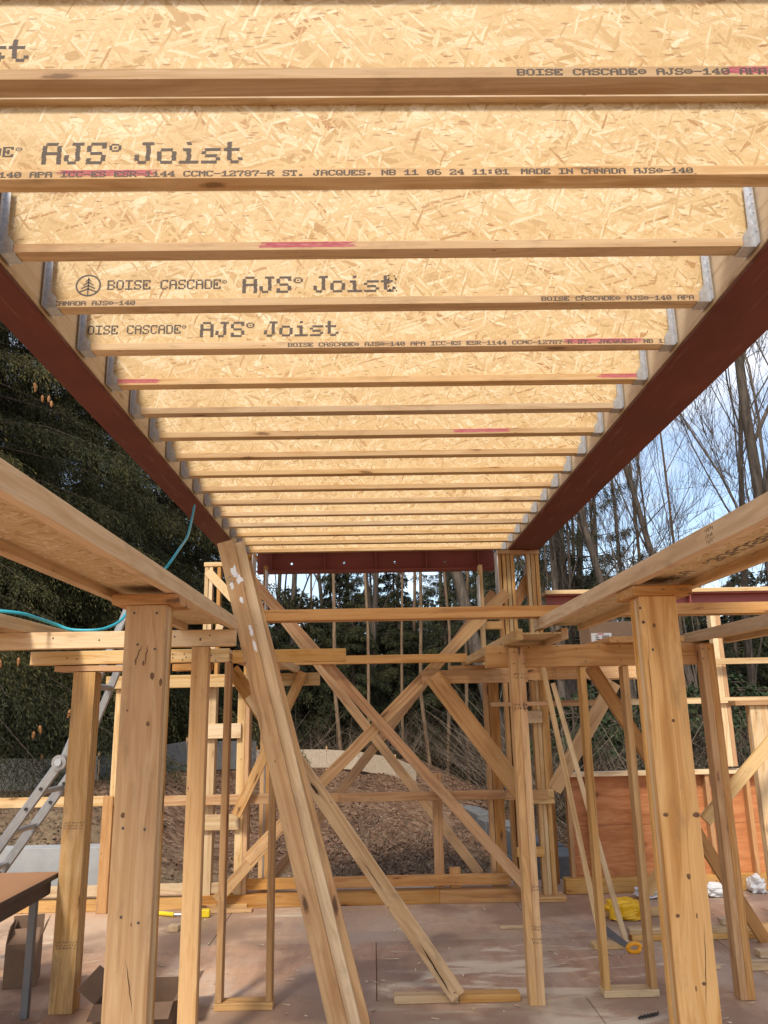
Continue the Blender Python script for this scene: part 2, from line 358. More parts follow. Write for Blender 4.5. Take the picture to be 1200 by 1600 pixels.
def tube(pts, r, k=8, cap=True):
    pts = [Vector(p) for p in pts]; v = []; f = []; n = len(pts); rr = r if hasattr(r, '__len__') else [r]*n
    up = Vector((.13,.21,.97))
    for i, p in enumerate(pts):
        d = (pts[min(i+1,n-1)]-pts[max(i-1,0)]).normalized(); a = d.cross(up)
        if a.length < .05: a = d.cross(Vector((1,0,0)))
        a.normalize(); b = d.cross(a)
        for j in range(k):
            th = 2*math.pi*j/k; v.append(p + (a*math.cos(th)+b*math.sin(th))*rr[i])
    for i in range(n-1):
        for j in range(k): f.append((i*k+j, i*k+(j+1)%k, (i+1)*k+(j+1)%k, (i+1)*k+j))
    if cap: f.append(tuple(range(k))[::-1]); f.append(tuple((n-1)*k+j for j in range(k)))
    return v, f
def join(parts):
    V = []; Fc = []
    for v, f in parts:
        o = len(V); V += [tuple(p) for p in v]; Fc += [tuple(i+o for i in q) for q in f]
    return V, Fc
def rbox(x0, x1, y0, y1, z0, z1):
    v = [(x,y,z) for x in (x0,x1) for y in (y0,y1) for z in (z0,z1)]
    return v, [(0,1,3,2),(4,6,7,5),(0,4,5,1),(2,3,7,6),(0,2,6,4),(1,5,7,3)]

# ------------------------------------------------------------------ ink-jet lettering (5 x 7 dots, each row two thin bars)
FONT = {k: v.split('/') for k, v in {
'A':'01110/10001/10001/11111/10001/10001/10001','B':'11110/10001/10001/11110/10001/10001/11110','C':'01111/10001/10000/10000/10000/10001/01110',
'D':'11110/10001/10001/10001/10001/10001/11110','E':'11111/10001/10100/11100/10100/10001/11111','I':'11111/00100/00100/00100/00100/00100/11111',
'J':'00111/00010/00010/00010/10010/10010/01100','M':'10001/11011/10101/10101/10001/10001/10001','N':'10001/11001/10101/10101/10011/10001/10001',
'O':'01110/10001/10001/10001/10001/10001/01110','P':'11110/10001/10001/11110/10000/10000/11000','Q':'01110/10001/10001/10001/10101/10010/01101',
'R':'11110/10001/10001/11110/10100/10010/10001','S':'01111/10001/10000/01110/00001/10001/11110','T':'11111/10101/00100/00100/00100/00100/01110',
'U':'10001/10001/10001/10001/10001/10001/01110','0':'01110/10001/10011/10101/11001/10001/01110','1':'00100/01100/10100/00100/00100/00100/11111',
'2':'01110/10001/00001/00110/01000/10001/11111','4':'00010/00110/01010/10010/11111/00010/00111','6':'01110/10000/10000/11110/10001/10001/01110',
'7':'11111/10001/00010/00010/00100/00100/00100','8':'01110/10001/10001/01110/10001/10001/01110','-':'00000/00000/00000/11111/00000/00000/00000',
'.':'00000/00000/00000/00000/00000/01100/01100',',':'00000/00000/00000/00000/01100/00100/01000',':':'00000/01100/01100/00000/01100/01100/00000',
'o':'00000/00000/01110/10001/10001/10001/01110','i':'00100/00000/01100/00100/00100/00100/11111','s':'00000/00000/01111/10000/01110/00001/11110',
't':'01000/01000/11110/01000/01000/01001/00110'}.items()}
def letters(text, adv, h, bold=0):
    """quads in the local x-z plane, baseline at z=0, starting at x=0"""
    q = []; x = 0; cw = adv/6.0; ch = h/7.0
    def glyph(g, x, z, cw, ch):
        for r, row in enumerate(g):
            c = 0
            while c < 5:
                if row[c] == '1':
                    e = c
                    while e < 5 and row[e] == '1': e += 1
                    z0 = z + (6-r)*ch
                    for k in (0, 1):
                        jx = random.uniform(-.12, .12)*cw
                        a, b = x+c*cw+jx-bold*.2*cw, x+(e+.12+bold*.25)*cw+jx
                        q.append((a, z0+k*ch*.5+(.06-.06*bold)*ch, b, z0+k*ch*.5+(.43+.05*bold)*ch))
                    c = e
                else: c += 1
    for ch_ in text:
        if ch_ == ' ': x += adv; continue
        if ch_ == '~': x += adv*.45; continue
        if ch_ == '\u00ae':
            g = ['00000','01110','10001','10101','10001','01110','00000']; glyph(g, x, h*.5, cw*.62, ch*.5); x += adv*.72; continue
        if ch_ == '\u00a9':
            g = ['00000','01110','10001','10101','10001','01110','00000']; glyph(g, x, 0, cw, ch); x += adv; continue
        glyph(FONT[ch_], x, 0, cw, ch); x += adv
    V = []; Fq = []
    for a, z0, b, z1 in q:
        o = len(V); V += [(a,0,z0),(b,0,z0),(b,0,z1),(a,0,z1)]; Fq.append((o,o+1,o+2,o+3))
    return V, Fq, x
def print_on(parent, text, x0, x1, z, h, y, mat='ink', name='lettering'):
    bold = 1 if h < .03 else .3; adv = (x1-x0)/letters(text, 1.0, h)[2]; x = x0
    for word in text.replace('~', '\n~\n').replace(' ', '\n \n').split('\n'):
        if word == '': continue
        V, Fq, L = letters(word, adv, h, bold)
        if V: mk(name, mesh(name, V, Fq), M[mat], Matrix.Translation((x, y, z)), parent)
        x += L
def stamp(parent, C, x, y, w_, h, rows=2, mat='stampink', seed=0):
    """an illegible grade stamp: rows of little ink marks; x, y are unit vectors in the face"""
    r = random.Random(seed); V = []; Fq = []; x = Vector(x); y = Vector(y); nrm = x.cross(y)*.0008
    rh = h/rows
    for k in range(rows):
        u = -w_/2
        while u < w_/2:
            d = r.uniform(.35,.8)*rh
            for _ in range(3):
                a = u + r.uniform(0,.6)*d; b = -h/2 + (k+r.uniform(.1,.6))*rh; ww = r.uniform(.12,.5)*d; hh = r.uniform(.1,.32)*rh
                o = len(V)
                for s, t in ((0,0),(1,0),(1,1),(0,1)): V.append(Vector(C)+nrm+x*(a+s*ww)+y*(b+t*hh))
                Fq.append((o,o+1,o+2,o+3))
            u += d*1.25
    o = mk('grade_stamp', mesh('grade_stamp', V, Fq), M[mat], Matrix(), parent); return o
def nails(parent, pts, nrm=(0,-1,0), r=.0042):
    """nail heads; pts are world points on the face"""
    n = Vector(nrm).normalized(); a = n.orthogonal().normalized(); b = n.cross(a)
    for p in pts:
        key = ('nail', tuple(round(c,2) for c in n))
        if key not in CB:
            v = [a*math.cos(i*math.pi/3)*r + b*math.sin(i*math.pi/3)*r + n*.001 for i in range(6)] + [n*.0016]
            CB[key] = mesh('nail', v, [(i,(i+1)%6,6) for i in range(6)])
        mk('nail', CB[key], M['nail'], Matrix.Translation(Vector(p)), parent)

exec_order = None
# ================================================================== STRUCTURE
# ---- ground
def gz(x, y):
    x = np.asarray(x, float); y = np.asarray(y, float)
    def ss(a, b, t): t = np.clip((t-a)/(b-a), 0, 1); return t*t*(3-2*t)
    L = 1-ss(-4.2, -2.2, x)                     # the bank on the left climbs sooner
    z = -.42 + ss(9.6, 20, y)*.66*(1-L) + L*ss(8.9, 11.8, y)*.86
    z = z - ss(1.3, 2.4, x)*ss(9, 12, y)*.15 + ss(20, 60, y)*1.2 - (.7*ss(.8,4,x)*ss(12,22,y))
    z = z + .05*np.sin(x*1.7+y*.6)*ss(9,12,y) + .035*np.sin(x*3.9-y*2.3)*ss(8.6,9.6,y)
    return z
def grid(xs, ys):
    X, Y = np.meshgrid(xs, ys); Z = gz(X, Y) + (np.random.default_rng(3).random(X.shape)-.5)*.05*(Y>8.6)
    V = np.stack([X, Y, Z], -1).reshape(-1, 3); nx, ny = len(xs), len(ys)
    i = (np.arange(ny-1)[:,None]*nx + np.arange(nx-1)[None,:]).ravel()
    return V, np.stack([i, i+1, i+nx+1, i+nx], 1)
xs = np.concatenate([np.linspace(-900,-30,12), np.linspace(-25,-9,18), np.linspace(-8.5,8.5,110), np.linspace(9,25,18), np.linspace(30,900,12)])
ys = np.concatenate([np.linspace(-900,-10,10), np.linspace(-5,8,8), np.linspace(8.4,22,100), np.linspace(23,70,40), np.linspace(80,900,12)])
gnd = mk('ground', fastmesh('ground', *grid(xs, ys), smooth=True), M['ground']); tag(gnd, kind='structure')

# ---- subfloor: sheets with open joints
fl = bpy.data.objects.new('floor', None); COL.objects.link(fl); tag(fl, kind='structure')
for r_, y0 in enumerate(np.arange(-4.62, 8.3, 1.22)):
    off = (r_ % 2)*1.22
    for x0 in np.arange(-7.32-off, 6.2, 2.44):
        x0 = float(x0); y0 = float(y0)
        bx('plywood_sheet', x0+.003, x0+2.437, y0+.003, min(y0+1.217, 8.35), -.018+random.uniform(-.001,0), random.uniform(-.0015,.0), 'floor', fl, .001)
bx('floor_rim', -9.7, 8.5, -4.6, 8.34, -.40, -.0205, 'fir', fl)

# ---- steel beams and joists
ZB = 3.29                 # underside of the joists
def steel_beam(x0, x1, label, nail_x):
    t = thing('steel_beam', label, 'beam', (0, 0, 3.2), 'red steel beams carrying the joists'); cx = (x0+x1)/2
    bx('bottom_flange', x0, x1, -2.2, 8.28, 3.256, 3.276, 'red', t)
    bx('web', cx-.007, cx+.007, -2.2, 8.28, 3.278, 3.62, 'red', t)
    bx('top_flange', x0, x1, -2.2, 8.28, 3.622, 3.642, 'red', t)
    inn = nail_x; s = 1 if inn > cx else -1
    a, b = sorted((cx+s*.009, inn)); bx('nailer', a, b, -2.15, 8.27, 3.279, 3.618, 'nailer', t)
    return t
LB = steel_beam(-1.535, -1.350, 'left red primed steel beam running into the distance with joists hung on its inner side', -1.347)
RB = steel_beam(1.462, 1.785, 'right red primed steel beam, the wider one, running into the distance above the bare trees', 1.459)
st = stamp(RB, at(985, 680, Z=3.2555), (0,-1,0), (1,0,0), .16, .09, 2, 'nail', 5); st.name = 'chalk_mark'
JX0, JX1 = -1.334, 1.447
ordn = ['second','third','fourth','fifth','sixth','seventh','eighth','ninth','tenth','eleventh','twelfth','thirteenth','fourteenth','fifteenth','sixteenth']
hl = cbox('web_mesh', JX1-JX0, .0095, .338-.05, .0004); hf = cbox('flange_mesh', JX1-JX0, .0635, .038, .0025)
def hanger_mesh(s):
    """face-mount hanger at a joist end; s=+1 when the plate is on the +x side; local origin at the joist end, joist centre, underside"""
    P = [rbox(-.001*s, -.055*s, -.034, .034, -.004, -.0015)]           # seat
    for yy in (-1, 1):
        y_in = yy*.0335; y_out = yy*.036
        # tapering side strap
        v = []
        for y in (y_in, y_out):
            v += [(0,y,-.0035),(-.046*s,y,-.0035),(-.046*s,y,.040),(-.022*s,y,.075),(-.017*s,y,.29),(0,y,.29)]
        f = [tuple(range(6)), tuple(range(6,12))[::-1]] + [(i,(i+1)%6,6+(i+1)%6,6+i) for i in range(6)]
        P.append((v, f))
        P.append(rbox(.0, .003*s, yy*.034, yy*.062, -.002, .29))        # face flange on the nailer
        for z in (.05,.09,.13,.17,.21): P.append(rbox(-.002*s, .004*s, yy*.049-.004, yy*.049+.004, z, z+.008))
    v, f = join(P); return mesh('joist_hanger', v, f)
HM = {s: hanger_mesh(s) for s in (-1, 1)}
NJ = 17; JY = [1.7965 + .4045*k for k in range(-5, NJ)]
def smear(parent, xa, xb, z0, z1, y, seed):
    r = random.Random(seed); V = []; Fq = []
    for i in range(9):
        a = xa + r.uniform(0,.12)*(xb-xa); b = xb - r.uniform(0,.12)*(xb-xa); zc = z0 + (z1-z0)*(i+.5)/9; hh = (z1-z0)/9*r.uniform(.5,1.05)/2; n = 26; o = len(V)
        for j in range(n+1):
            u = j/n; x = a+(b-a)*u; dz = r.uniform(-.0012,.0012); V += [(x,y-i*.00003,zc-hh*r.uniform(.5,1)+dz),(x,y-i*.00003,zc+hh*r.uniform(.5,1)+dz)]
        Fq += [(o+2*j,o+2*j+2,o+2*j+3,o+2*j+1) for j in range(n)]
    mk('pink_mark', mesh('pink_mark', V, Fq), M['pink'], Matrix(), parent)
extra = {0:'just above the camera, mostly out of frame', 1:'maker name at right on lower flange', 2:'large print at left and long code line', 3:'long pink smear and no print',
 4:'tree logo on its web', 5:'maker name left and code line right', 6:'pink smears near both ends', 8:'pink smear right of centre'}
JO = []; NB = 5
for k, yc in enumerate(JY):
    k -= NB-1
    if k < 0: lab = 'wood I-joist behind the viewer, number %d back from the top edge of the photo' % -k
    elif k == 0: lab = 'wood I-joist just above the top edge of the photo, nearest the viewer'
    else:
        lab = 'wood I-joist %s from the front' % (['first']+ordn)[k-1] if k <= 16 else 'wood I-joist farthest from the viewer, last before the red cross beam'
        if k in extra: lab += ', ' + extra[k]
        elif k < 17: lab += ', unmarked'
    t = thing('floor_joist', lab, 'joist', (0, yc, ZB), 'wood I-joists hung between the steel beams')
    cx = (JX0+JX1)/2
    mk('web', hl, M['osb'], Matrix.Translation((cx, yc, ZB+.169)), t)
    mk('bottom_flange', hf, M['flange'], Matrix.Translation((cx, yc, ZB+.019)), t)
    mk('top_flange', hf, M['flange'], Matrix.Translation((cx, yc, ZB+.338-.019)), t)
    mk('joist_hanger', HM[-1], M['galv'], Matrix.Translation((JX0, yc, ZB)), t); mk('joist_hanger', HM[1], M['galv'], Matrix.Translation((JX1, yc, ZB)), t)
    JO.append(t)
JO = JO[NB-1:]; JY = JY[NB-1:]
def web_text(k, txt, xa, xb, yt, yb):
    y = JY[k]-.0055; a = at(xa, (yt+yb)/2, Y=y); b = at(xb, (yt+yb)/2, Y=y); zt = at((xa+xb)/2, yt, Y=y).z; zb = at((xa+xb)/2, yb, Y=y).z
    return print_on(JO[k], txt, a.x, b.x, zb, zt-zb, y)
def flange_text(k, txt, xa, xb):
    y = JY[k]-.0325; a = at(xa, 400, Y=y); za = ZB+.0085
    def X(px):      # x on the flange face at that height
        py = 0
        lo, hi = -200, 1000
        for _ in range(40):
            m = (lo+hi)/2
            if at(px, m, Y=y).z > ZB+.019: lo = m
            else: hi = m
        return at(px, lo, Y=y).x
    return print_on(JO[k], txt, X(xa), X(xb), za, .0205, y)
def flange_pink(k, xa, xb, seed):
    y = JY[k]-.0322; lo, hi = -200, 1000
    for _ in range(40):
        m = (lo+hi)/2
        if at((xa+xb)/2, m, Y=y).z > ZB+.019: lo = m
        else: hi = m
    smear(JO[k], at(xa, lo, Y=y).x, at(xb, lo, Y=y).x, ZB+.012, ZB+.034, y, seed)
R_ = '\u00ae'; RB_ = '\u00a9'
web_text(1, 'AJS'+R_+'~Joist', -285, 50, 62, 97)
web_text(2, 'BOISE CASCADE'+R_, -232, 38, 230, 246); web_text(2, 'AJS'+R_+'~Joist', 66, 384, 222, 256)
flange_text(1, 'BOISE CASCADE'+RB_+' AJS'+RB_+'-140 APA ICC-ES', 808, 1300)
flange_text(2, 'AJS'+RB_+'-140 APA ICC-ES ESR-1144 CCMC-12787-R ST. JACQUES, NB 11 06 24 11:01~ MADE IN CANADA AJS'+RB_+'-140', -62, 1084)
web_text(4, 'BOISE CASCADE'+R_, 168, 357, 437, 452); web_text(4, 'AJS'+R_+'~Joist', 379, 622, 431, 457)
flange_text(4, 'MADE IN CANADA AJS'+RB_+'-140', 15, 212); flange_text(4, 'BOISE CASCADE'+RB_+' AJS'+RB_+'-140 APA I', 846, 1103)
web_text(5, 'OISE CASCADE'+R_, 137, 293, 508, 522); web_text(5, 'AJS'+R_+'~Joist', 313, 532, 502, 526)
flange_text(5, 'BOISE CASCADE'+RB_+' AJS'+RB_+'-140 APA ICC-ES ESR-1144 CCMC-12787-R ST. JACQUES, NB 11', 450, 1045)
for k, a, b, s in ((1,1130,1215,1),(2,85,250,2),(3,400,560,3),(5,878,1012,4),(6,178,252,5),(6,932,1008,6),(8,706,798,7)): flange_pink(k, a, b, s)
# round tree logo on the fourth joist
y = JY[4]-.0055; c = at(138, 446, Y=y); rr = abs(at(158, 446, Y=y).x-c.x); rz = rr*.95
V = []; Fq = []
def quad2(pts):
    o = len(V); V.extend([(c.x+a*rr, y, c.z+b*rz) for a, b in pts]); Fq.append((o,o+1,o+2,o+3))
for i in range(36):
    a, b = 2*math.pi*i/36, 2*math.pi*(i+1)/36
    quad2([(.86*math.cos(a),.86*math.sin(a)),(math.cos(a),math.sin(a)),(math.cos(b),math.sin(b)),(.86*math.cos(b),.86*math.sin(b))])
quad2([(-.05,-.85),(.05,-.85),(.05,.7),(-.05,.7)])
for zc, hw in ((.55,.22),(.25,.4),(-.05,.55),(-.35,.66)):
    for s in (-1,1): quad2([(0,zc+.12),(s*hw,zc-.18),(s*hw,zc-.30),(0,zc-.02)])
mk('logo', mesh('logo', V, Fq), M['ink'], Matrix(), JO[4])
stamp(JO[4], at(612, 443, Y=y), (0,0,1), (-1,0,0), .08, .05, 2, seed=9)

# far red cross beam with stiffeners, and the lower one on the right with a wooden plate on top
t = thing('steel_beam', 'red steel cross beam with web stiffeners closing the far end of the joists', 'beam', (0, 8.6, 3.14))
bx('bottom_flange', -1.24, 1.36, 8.44, 8.62, 3.115, 3.13, 'red_lit', t); bx('top_flange', -1.24, 1.36, 8.44, 8.62, 3.42, 3.435, 'red_lit', t)
# web with punched holes: five panels between the stiffeners, each a plate round a hole
stx = [-1.24,-1.08,-.5,.06,.61,1.18,1.36]; V, Fc = [], []
def holed(x0, x1, z0, z1, hx, hz, r, y0, y1):
    n = 16; P = []
    v = []
    for y in (y0, y1):
        for i in range(n): a = 2*math.pi*i/n; v.append((hx+r*math.cos(a), y, hz+r*math.sin(a)))
        for i in range(n):
            a = 2*math.pi*i/n; ca, sa = math.cos(a), math.sin(a)
            k = min(((x1-hx)/ca if ca > 1e-6 else (x0-hx)/ca if ca < -1e-6 else 1e9), ((z1-hz)/sa if sa > 1e-6 else (z0-hz)/sa if sa < -1e-6 else 1e9))
            v.append((hx+k*ca, y, hz+k*sa))
        v += [(x1,y,z1),(x0,y,z1),(x0,y,z0),(x1,y,z0)]
    f = []; m = 2*n+4
    for s in (0, 1):
        for i in range(n):
            j = (i+1) % n; q = [s*m+i, s*m+n+i, s*m+n+j, s*m+j]; f.append(tuple(q if s else q[::-1]))
        for cidx, (cxx, czz) in enumerate(((x1,z1),(x0,z1),(x0,z0),(x1,z0))):
            ca = math.atan2(czz-hz, cxx-hx) % (2*math.pi); i = int(ca/(2*math.pi/n)) % n; j = (i+1) % n
            q = [s*m+n+i, s*m+2*n+cidx, s*m+n+j]; f.append(tuple(q if s else q[::-1]))
    for i in range(n): f.append((i, (i+1)%n, m+(i+1)%n, m+i))
    return v, f
P = []
for i in range(6):
    a, b = stx[i], stx[i+1]
    if b-a > .3: P.append(holed(a, b, 3.1305, 3.4195, a+.34*(b-a)+.02, 3.215, .013, 8.524, 8.534))
    else: P.append(rbox(a, b, 8.524, 8.534, 3.1305, 3.4195))
mk('web', mesh('web', *join(P)), M['red_lit'], Matrix(), t)
for x in stx[1:6]: bx('stiffener', x-.005, x+.005, 8.45, 8.523, 3.131, 3.419, 'red_lit', t, .001)
t = thing('steel_beam', 'lower red steel beam at far right with a pale wooden plate on its top', 'beam', (3, 8.9, 2.7))
bx('bottom_flange', 1.9, 6.2, 8.42, 8.6, 2.685, 2.70, 'red_lit', t); bx('web', 1.9, 6.2, 8.506, 8.516, 2.701, 2.80, 'red_lit', t); bx('top_flange', 1.9, 6.2, 8.42, 8.6, 2.801, 2.815, 'red_lit', t)
for x in (2.3, 3.45, 4.6, 5.7): bx('stiffener', x-.005, x+.005, 8.425, 8.505, 2.702, 2.80, 'red_lit', t, .001)
bx('wood_plate', 1.88, 6.2, 8.40, 8.62, 2.816, 2.86, 'pale', t)
bx('pipe_support', 3.1, 3.14, 8.44, 8.46, 2.72, 2.79, 'galv', t)
for sx, nm in ((6.0, 'right'),): 
    p = thing('timber_post', 'post carrying the lower red beam beyond the right edge', 'post', (6.0, 8.5, 0)); bx('stud', 5.95, 6.04, 8.44, 8.58, -.4, 2.684, 'pine', p); bx('stud', 6.041, 6.08, 8.44, 8.58, -.4, 2.684, 'pine', p)

# ================================================================== PLANKS (I-joists laid flat) on the shoring
def plank(x0, x1, y0, y1, z0, label, printed=None):
    t = thing('joist_plank', label, 'plank', ((x0+x1)/2, y0, z0), 'I-joists laid flat as planks'); h = .064
    bx('flange', x0, x0+.038, y0, y1, z0, z0+h, 'flange', t); bx('flange', x1-.038, x1, y0, y1, z0, z0+h, 'flange', t)
    W = x1-x0-.078; zc = z0+h/2+.004
    R = Matrix(((0,0,1),(1,0,0),(0,1,0)))      # local x->Y, local z->X, local y->Z
    mk('web', cbox('plank_web', y1-y0-.002, .0095, W, .0004), M['osb2'], Matrix.Translation(((x0+x1)/2, (y0+y1)/2, zc)) @ R.to_4x4(), t)
    return t, zc-.0055
PLL, _ = plank(-1.045, -.737, .2, 4.36, 2.09, 'left near plank, an I-joist laid flat over the left cap post')
PLR, zw = plank(.985, 1.29, .2, 4.80, 2.092, 'right near plank, an I-joist laid flat over the right cap post, printed underneath')
V, Fq, L = letters('BOISE CASCADE'+R_+'  AJS'+R_+' Joist', .07, .05)
me = mesh('lettering', [(0, 0, 0)]*0 or [(-p[2], p[0], 0) for p in V], Fq)
mk('lettering', me, M['ink'], Matrix.Translation((1.20, 1.75, zw)), PLR)
# a row of wet grade stamps on the inner face of the right plank
stamp(PLR, (.984, 2.22, 2.124), (0,-1,0), (0,0,1), .05, .05, 3, seed=11)
plank(-2.17, -1.865, 1.2, 5.03, 2.09, 'leftmost plank, an I-joist lying flat on the left header with the blue hose')
plank(2.06, 2.36, 1.5, 5.22, 2.032, 'right outer plank, an I-joist resting on the right header past the big post')
plank(.845, 1.15, 4.62, 7.55, 2.028, 'far right plank, an I-joist leading on from the right near plank to the back header')
plank(-.98, -.675, 5.22, 7.5, 1.99, 'far left plank, an I-joist behind the leaning boards leading to the back header')
x = thing('scaffold_board', 'flat board behind the right header carrying the cardboard box', 'board', (1.7, 5, 2.03)); bx('board', 1.50, 1.74, 5.0, 7.42, 2.031, 2.069, 'fir', x); bx('board', 1.742, 1.98, 5.0, 7.42, 2.031, 2.069, 'pine', x)

# cross beam lying on the planks
t = thing('cross_beam', 'long horizontal timber lying across both planks in mid picture', 'beam', (.5, 4.62, 2.16))
bx('board', -.72, 2.75, 4.60, 4.655, 2.158, 2.224, 'amber', t); bx('board', -.72, 2.75, 4.6555, 4.71, 2.158, 2.222, 'pine', t)

# cap posts near the camera
def cap_post(x0, x1, y, ztop, label, mats, xc0, xc1):
    t = thing('cap_post', label, 'post', ((x0+x1)/2, y, 0))
    for i, m in enumerate(mats): bx('stud', x0+(.004 if i==1 else 0), x1-(.003 if i==2 else 0), y+i*.0385, y+(i+1)*.0385-.0005, 0, ztop-.041, m, t)
    bx('cap_plate', xc0, xc1, y-.02, y+.20, ztop-.0405, ztop-.0025, 'fir', t)
    return t
pl = cap_post(-.924, -.772, 2.98, 2.09, 'big left post of three planks with dark knots and a cap plate', ['pine','pale','pine'], -.972, -.725)
pr = cap_post(1.022, 1.165, 2.98, 2.092, 'big right post of three planks under the printed plank', ['pine','pale','pine'], .998, 1.222)
nails(pl, [at(a, b, Y=2.979) for a, b in ((210,958),(245,958),(215,1007),(242,1014),(192,1294),(226,1296),(189,1433),(216,1442))], r=.005)
nails(pr, [at(a, b, Y=2.979) for a, b in ((1000,950),(1006,972),(1020,1015))])
# knots as round plugs in the left post face
def knot(parent, px, py, Y, rx, rz):
    c = at(px, py, Y=Y); n = 14; v = [(c.x, c.y-.0012, c.z)]
    for r, yy in ((1,0),(.55,-.001)): v += [(c.x+rx*r*math.cos(2*math.pi*i/n)*random.uniform(.85,1.15), c.y-.0006+yy*.5, c.z+rz*r*math.sin(2*math.pi*i/n)*random.uniform(.85,1.15)) for i in range(n)]
    f = [(0, 1+n+i, 1+n+(i+1)%n) for i in range(n)] + [(1+n+i, 1+i, 1+(i+1)%n, 1+n+(i+1)%n) for i in range(n)]
    mk('knot', mesh('knot', v, [q[::-1] for q in f]), M['knot'], Matrix(), parent)
M['tanboard'] = simple('weathered_board', (.40,.315,.225), .85, var=.3, sc=26)
M['knot'] = simple('knot', (.16,.078,.035), .7, var=.5, sc=120)
for a, b, rx, rz in ((238,1056,.008,.014),(251,1066,.006,.014),(224,1036,.004,.010),(212,1034,.003,.013),(231,1131,.007,.009),(192,1274,.007,.010),(199,1110,.004,.004)): knot(pl, a, b, 2.98, rx, rz)
for a, b, rx, rz in ((1088,1273,.013,.009),(1040,1273,.010,.007),(1052,1126,.006,.006),(1022,977,.006,.008),(1059,1431,.007,.006),(1076,1369,.007,.010),(1100,1537,.007,.006),(1005,972,.006,.006)): knot(pr, a, b, 2.98, rx, rz)

# ================================================================== LEFT SHORING
def plies(name, label, cat, boxes, group=None, mats=None):
    b0 = boxes[0]; t = thing(name, label, cat, ((b0[0]+b0[1])/2, b0[2], b0[4]), group)
    for i, b in enumerate(boxes): bx(b[7] if len(b) > 7 else 'board', *b[:6], b[6] if len(b) > 6 else 'pine', t)
    return t
h = plies('header_beam', 'upper left header of doubled lumber under the left planks, crossing behind the left post', 'beam', [(-3.4,-.74,4.33,4.368,2.0,2.089,'pale'), (-3.4,-.76,4.369,4.407,2.0,2.088,'pine')])
nails(h, [at(a, b, Y=4.329) for a, b in ((273,995),(313,998),(313,1000),(328,993),(83,997),(155,1000))])
plies('shore_post', 'square stud post under the upper left header, right of the big left post', 'post', [(-.975,-.885,4.333,4.371,0,1.998,'pine','stud'), (-.973,-.887,4.3715,4.41,0,1.998,'fir','stud')])
h = plies('header_beam', 'lower left header with nailed end right of the shims, its free end at left lit', 'beam', [(-2.15,-.90,5.06,5.098,1.958,2.042,'pale'), (-2.15,-.92,5.0985,5.137,1.958,2.042,'pine')])
plies('header_beam', 'short lapping timber with its square end showing right of the leaning boards', 'beam', [(-.88,-.165,5.06,5.098,1.948,2.030,'pine')])
nails(h, [at(a, b, Y=5.059) for a, b in ((270,1022),(288,1022),(270,1028),(291,1027),(285,1031),(330,1024),(337,1032),(120,1030),(105,1028))])
sh = tag(stick('wood_shim', (-2.0,5.075,1.935), (-1.55,5.05,1.93), .035, .13, 'fir'), 'chipped reddish wood shim between the left corner post and lower header', 'shim')
tag(stick('wood_shim', (-1.52,5.065,1.93), (-1.36,5.062,1.925), .04, .10, 'pine'), 'split wood shim behind the top of the aluminium ladder', 'shim')
tag(stick('wood_shim', (-1.26,5.07,1.93), (-1.02,5.065,1.935), .045, .09, 'fir'), 'rough wood chunk wedged under the lower header right of the big left post', 'shim')
p = plies('shore_post', 'weathered left corner post of three boards with ink stamps and a dark stained edge', 'post', [(-1.872,-1.735,5.06,5.098,0,1.91,'worn','stud'), (-1.868,-1.731,5.0985,5.137,0,1.91,'worn','stud'), (-1.872,-1.733,5.1375,5.175,0,1.91,'fir','stud')])
stamp(p, at(115, 1290, Y=5.059), (1,0,0), (0,0,1), .115, .048, 3, seed=1); stamp(p, at(103, 1477, Y=5.059), (1,0,0), (0,0,1), .115, .048, 3, seed=2)
st = plies('stud_frame', 'narrow frame of two studs on a sill standing left of the leaning boards', 'frame', [(-.925,-.888,5.05,5.139,.0385,1.955,'fir','stud'), (-.637,-.60,5.05,5.139,.0385,1.94,'fir','stud'), (-.93,-.595,5.045,5.15,0,.038,'pine','sill_plate')])
# bundle of boards leaning against the plank end
Atop, Abot = Vector((-.905, 4.36, 2.60)), Vector((-.135, 4.22, .0))
Atop = at(354, 850, Y=4.50); Abot = at(543, 1695, Y=4.28); Abot.z = max(Abot.z, .0)
t = thing('leaning_boards', 'bundle of pale boards leaning together in front of the crossing timbers', 'lumber', Abot)
def lean(pxa, pya, pxb, pyb, Ya, Yb, w_, th, mat, n=(0,-1,0)):
    A = at(pxa, pya, Y=Ya); B = at(pxb, pyb, Y=Yb); 
    d = (B-A); B = A + d*((A.z-.004)/(A.z-B.z)); return stick('board', A, B, w_, th, mat, n, t)
b1 = lean(351, 846, 527, 1600, 4.56, 4.27, .092, .036, 'pine')
b2 = lean(369, 848, 549, 1600, 4.60, 4.30, .085, .036, 'pale')
b3 = lean(380, 880, 563, 1600, 4.64, 4.33, .095, .036, 'pine')
ax = (at(527,1600,Y=4.27)-at(351,846,Y=4.56)).normalized()
sd_ = ax.cross(Vector((0,-1,0))).normalized()
for a, b, s in ((375,1010,3),(358,905,4)): stamp(t, at(a, b, Y=4.48)+Vector((0,.028,0)), tuple(sd_), tuple(-ax), .05, .05, 3, seed=s)
# white plaster patches on the bundle's front face
def patch(parent, px, py, Y, w_, h_, seed, mat='label', name='tape_remnant'):
    r = random.Random(seed); c = at(px, py, Y=Y); n = 12; v = [c]
    for i in range(n): a = 2*math.pi*i/n; k = r.uniform(.55,1); v.append(c + sd_*(-w_*k*math.cos(a)) - ax*(h_*k*math.sin(a)))
    mk(name, mesh(name, v, [(0, 1+i, 1+(i+1)%n) for i in range(n)]), M[mat], Matrix(), parent)

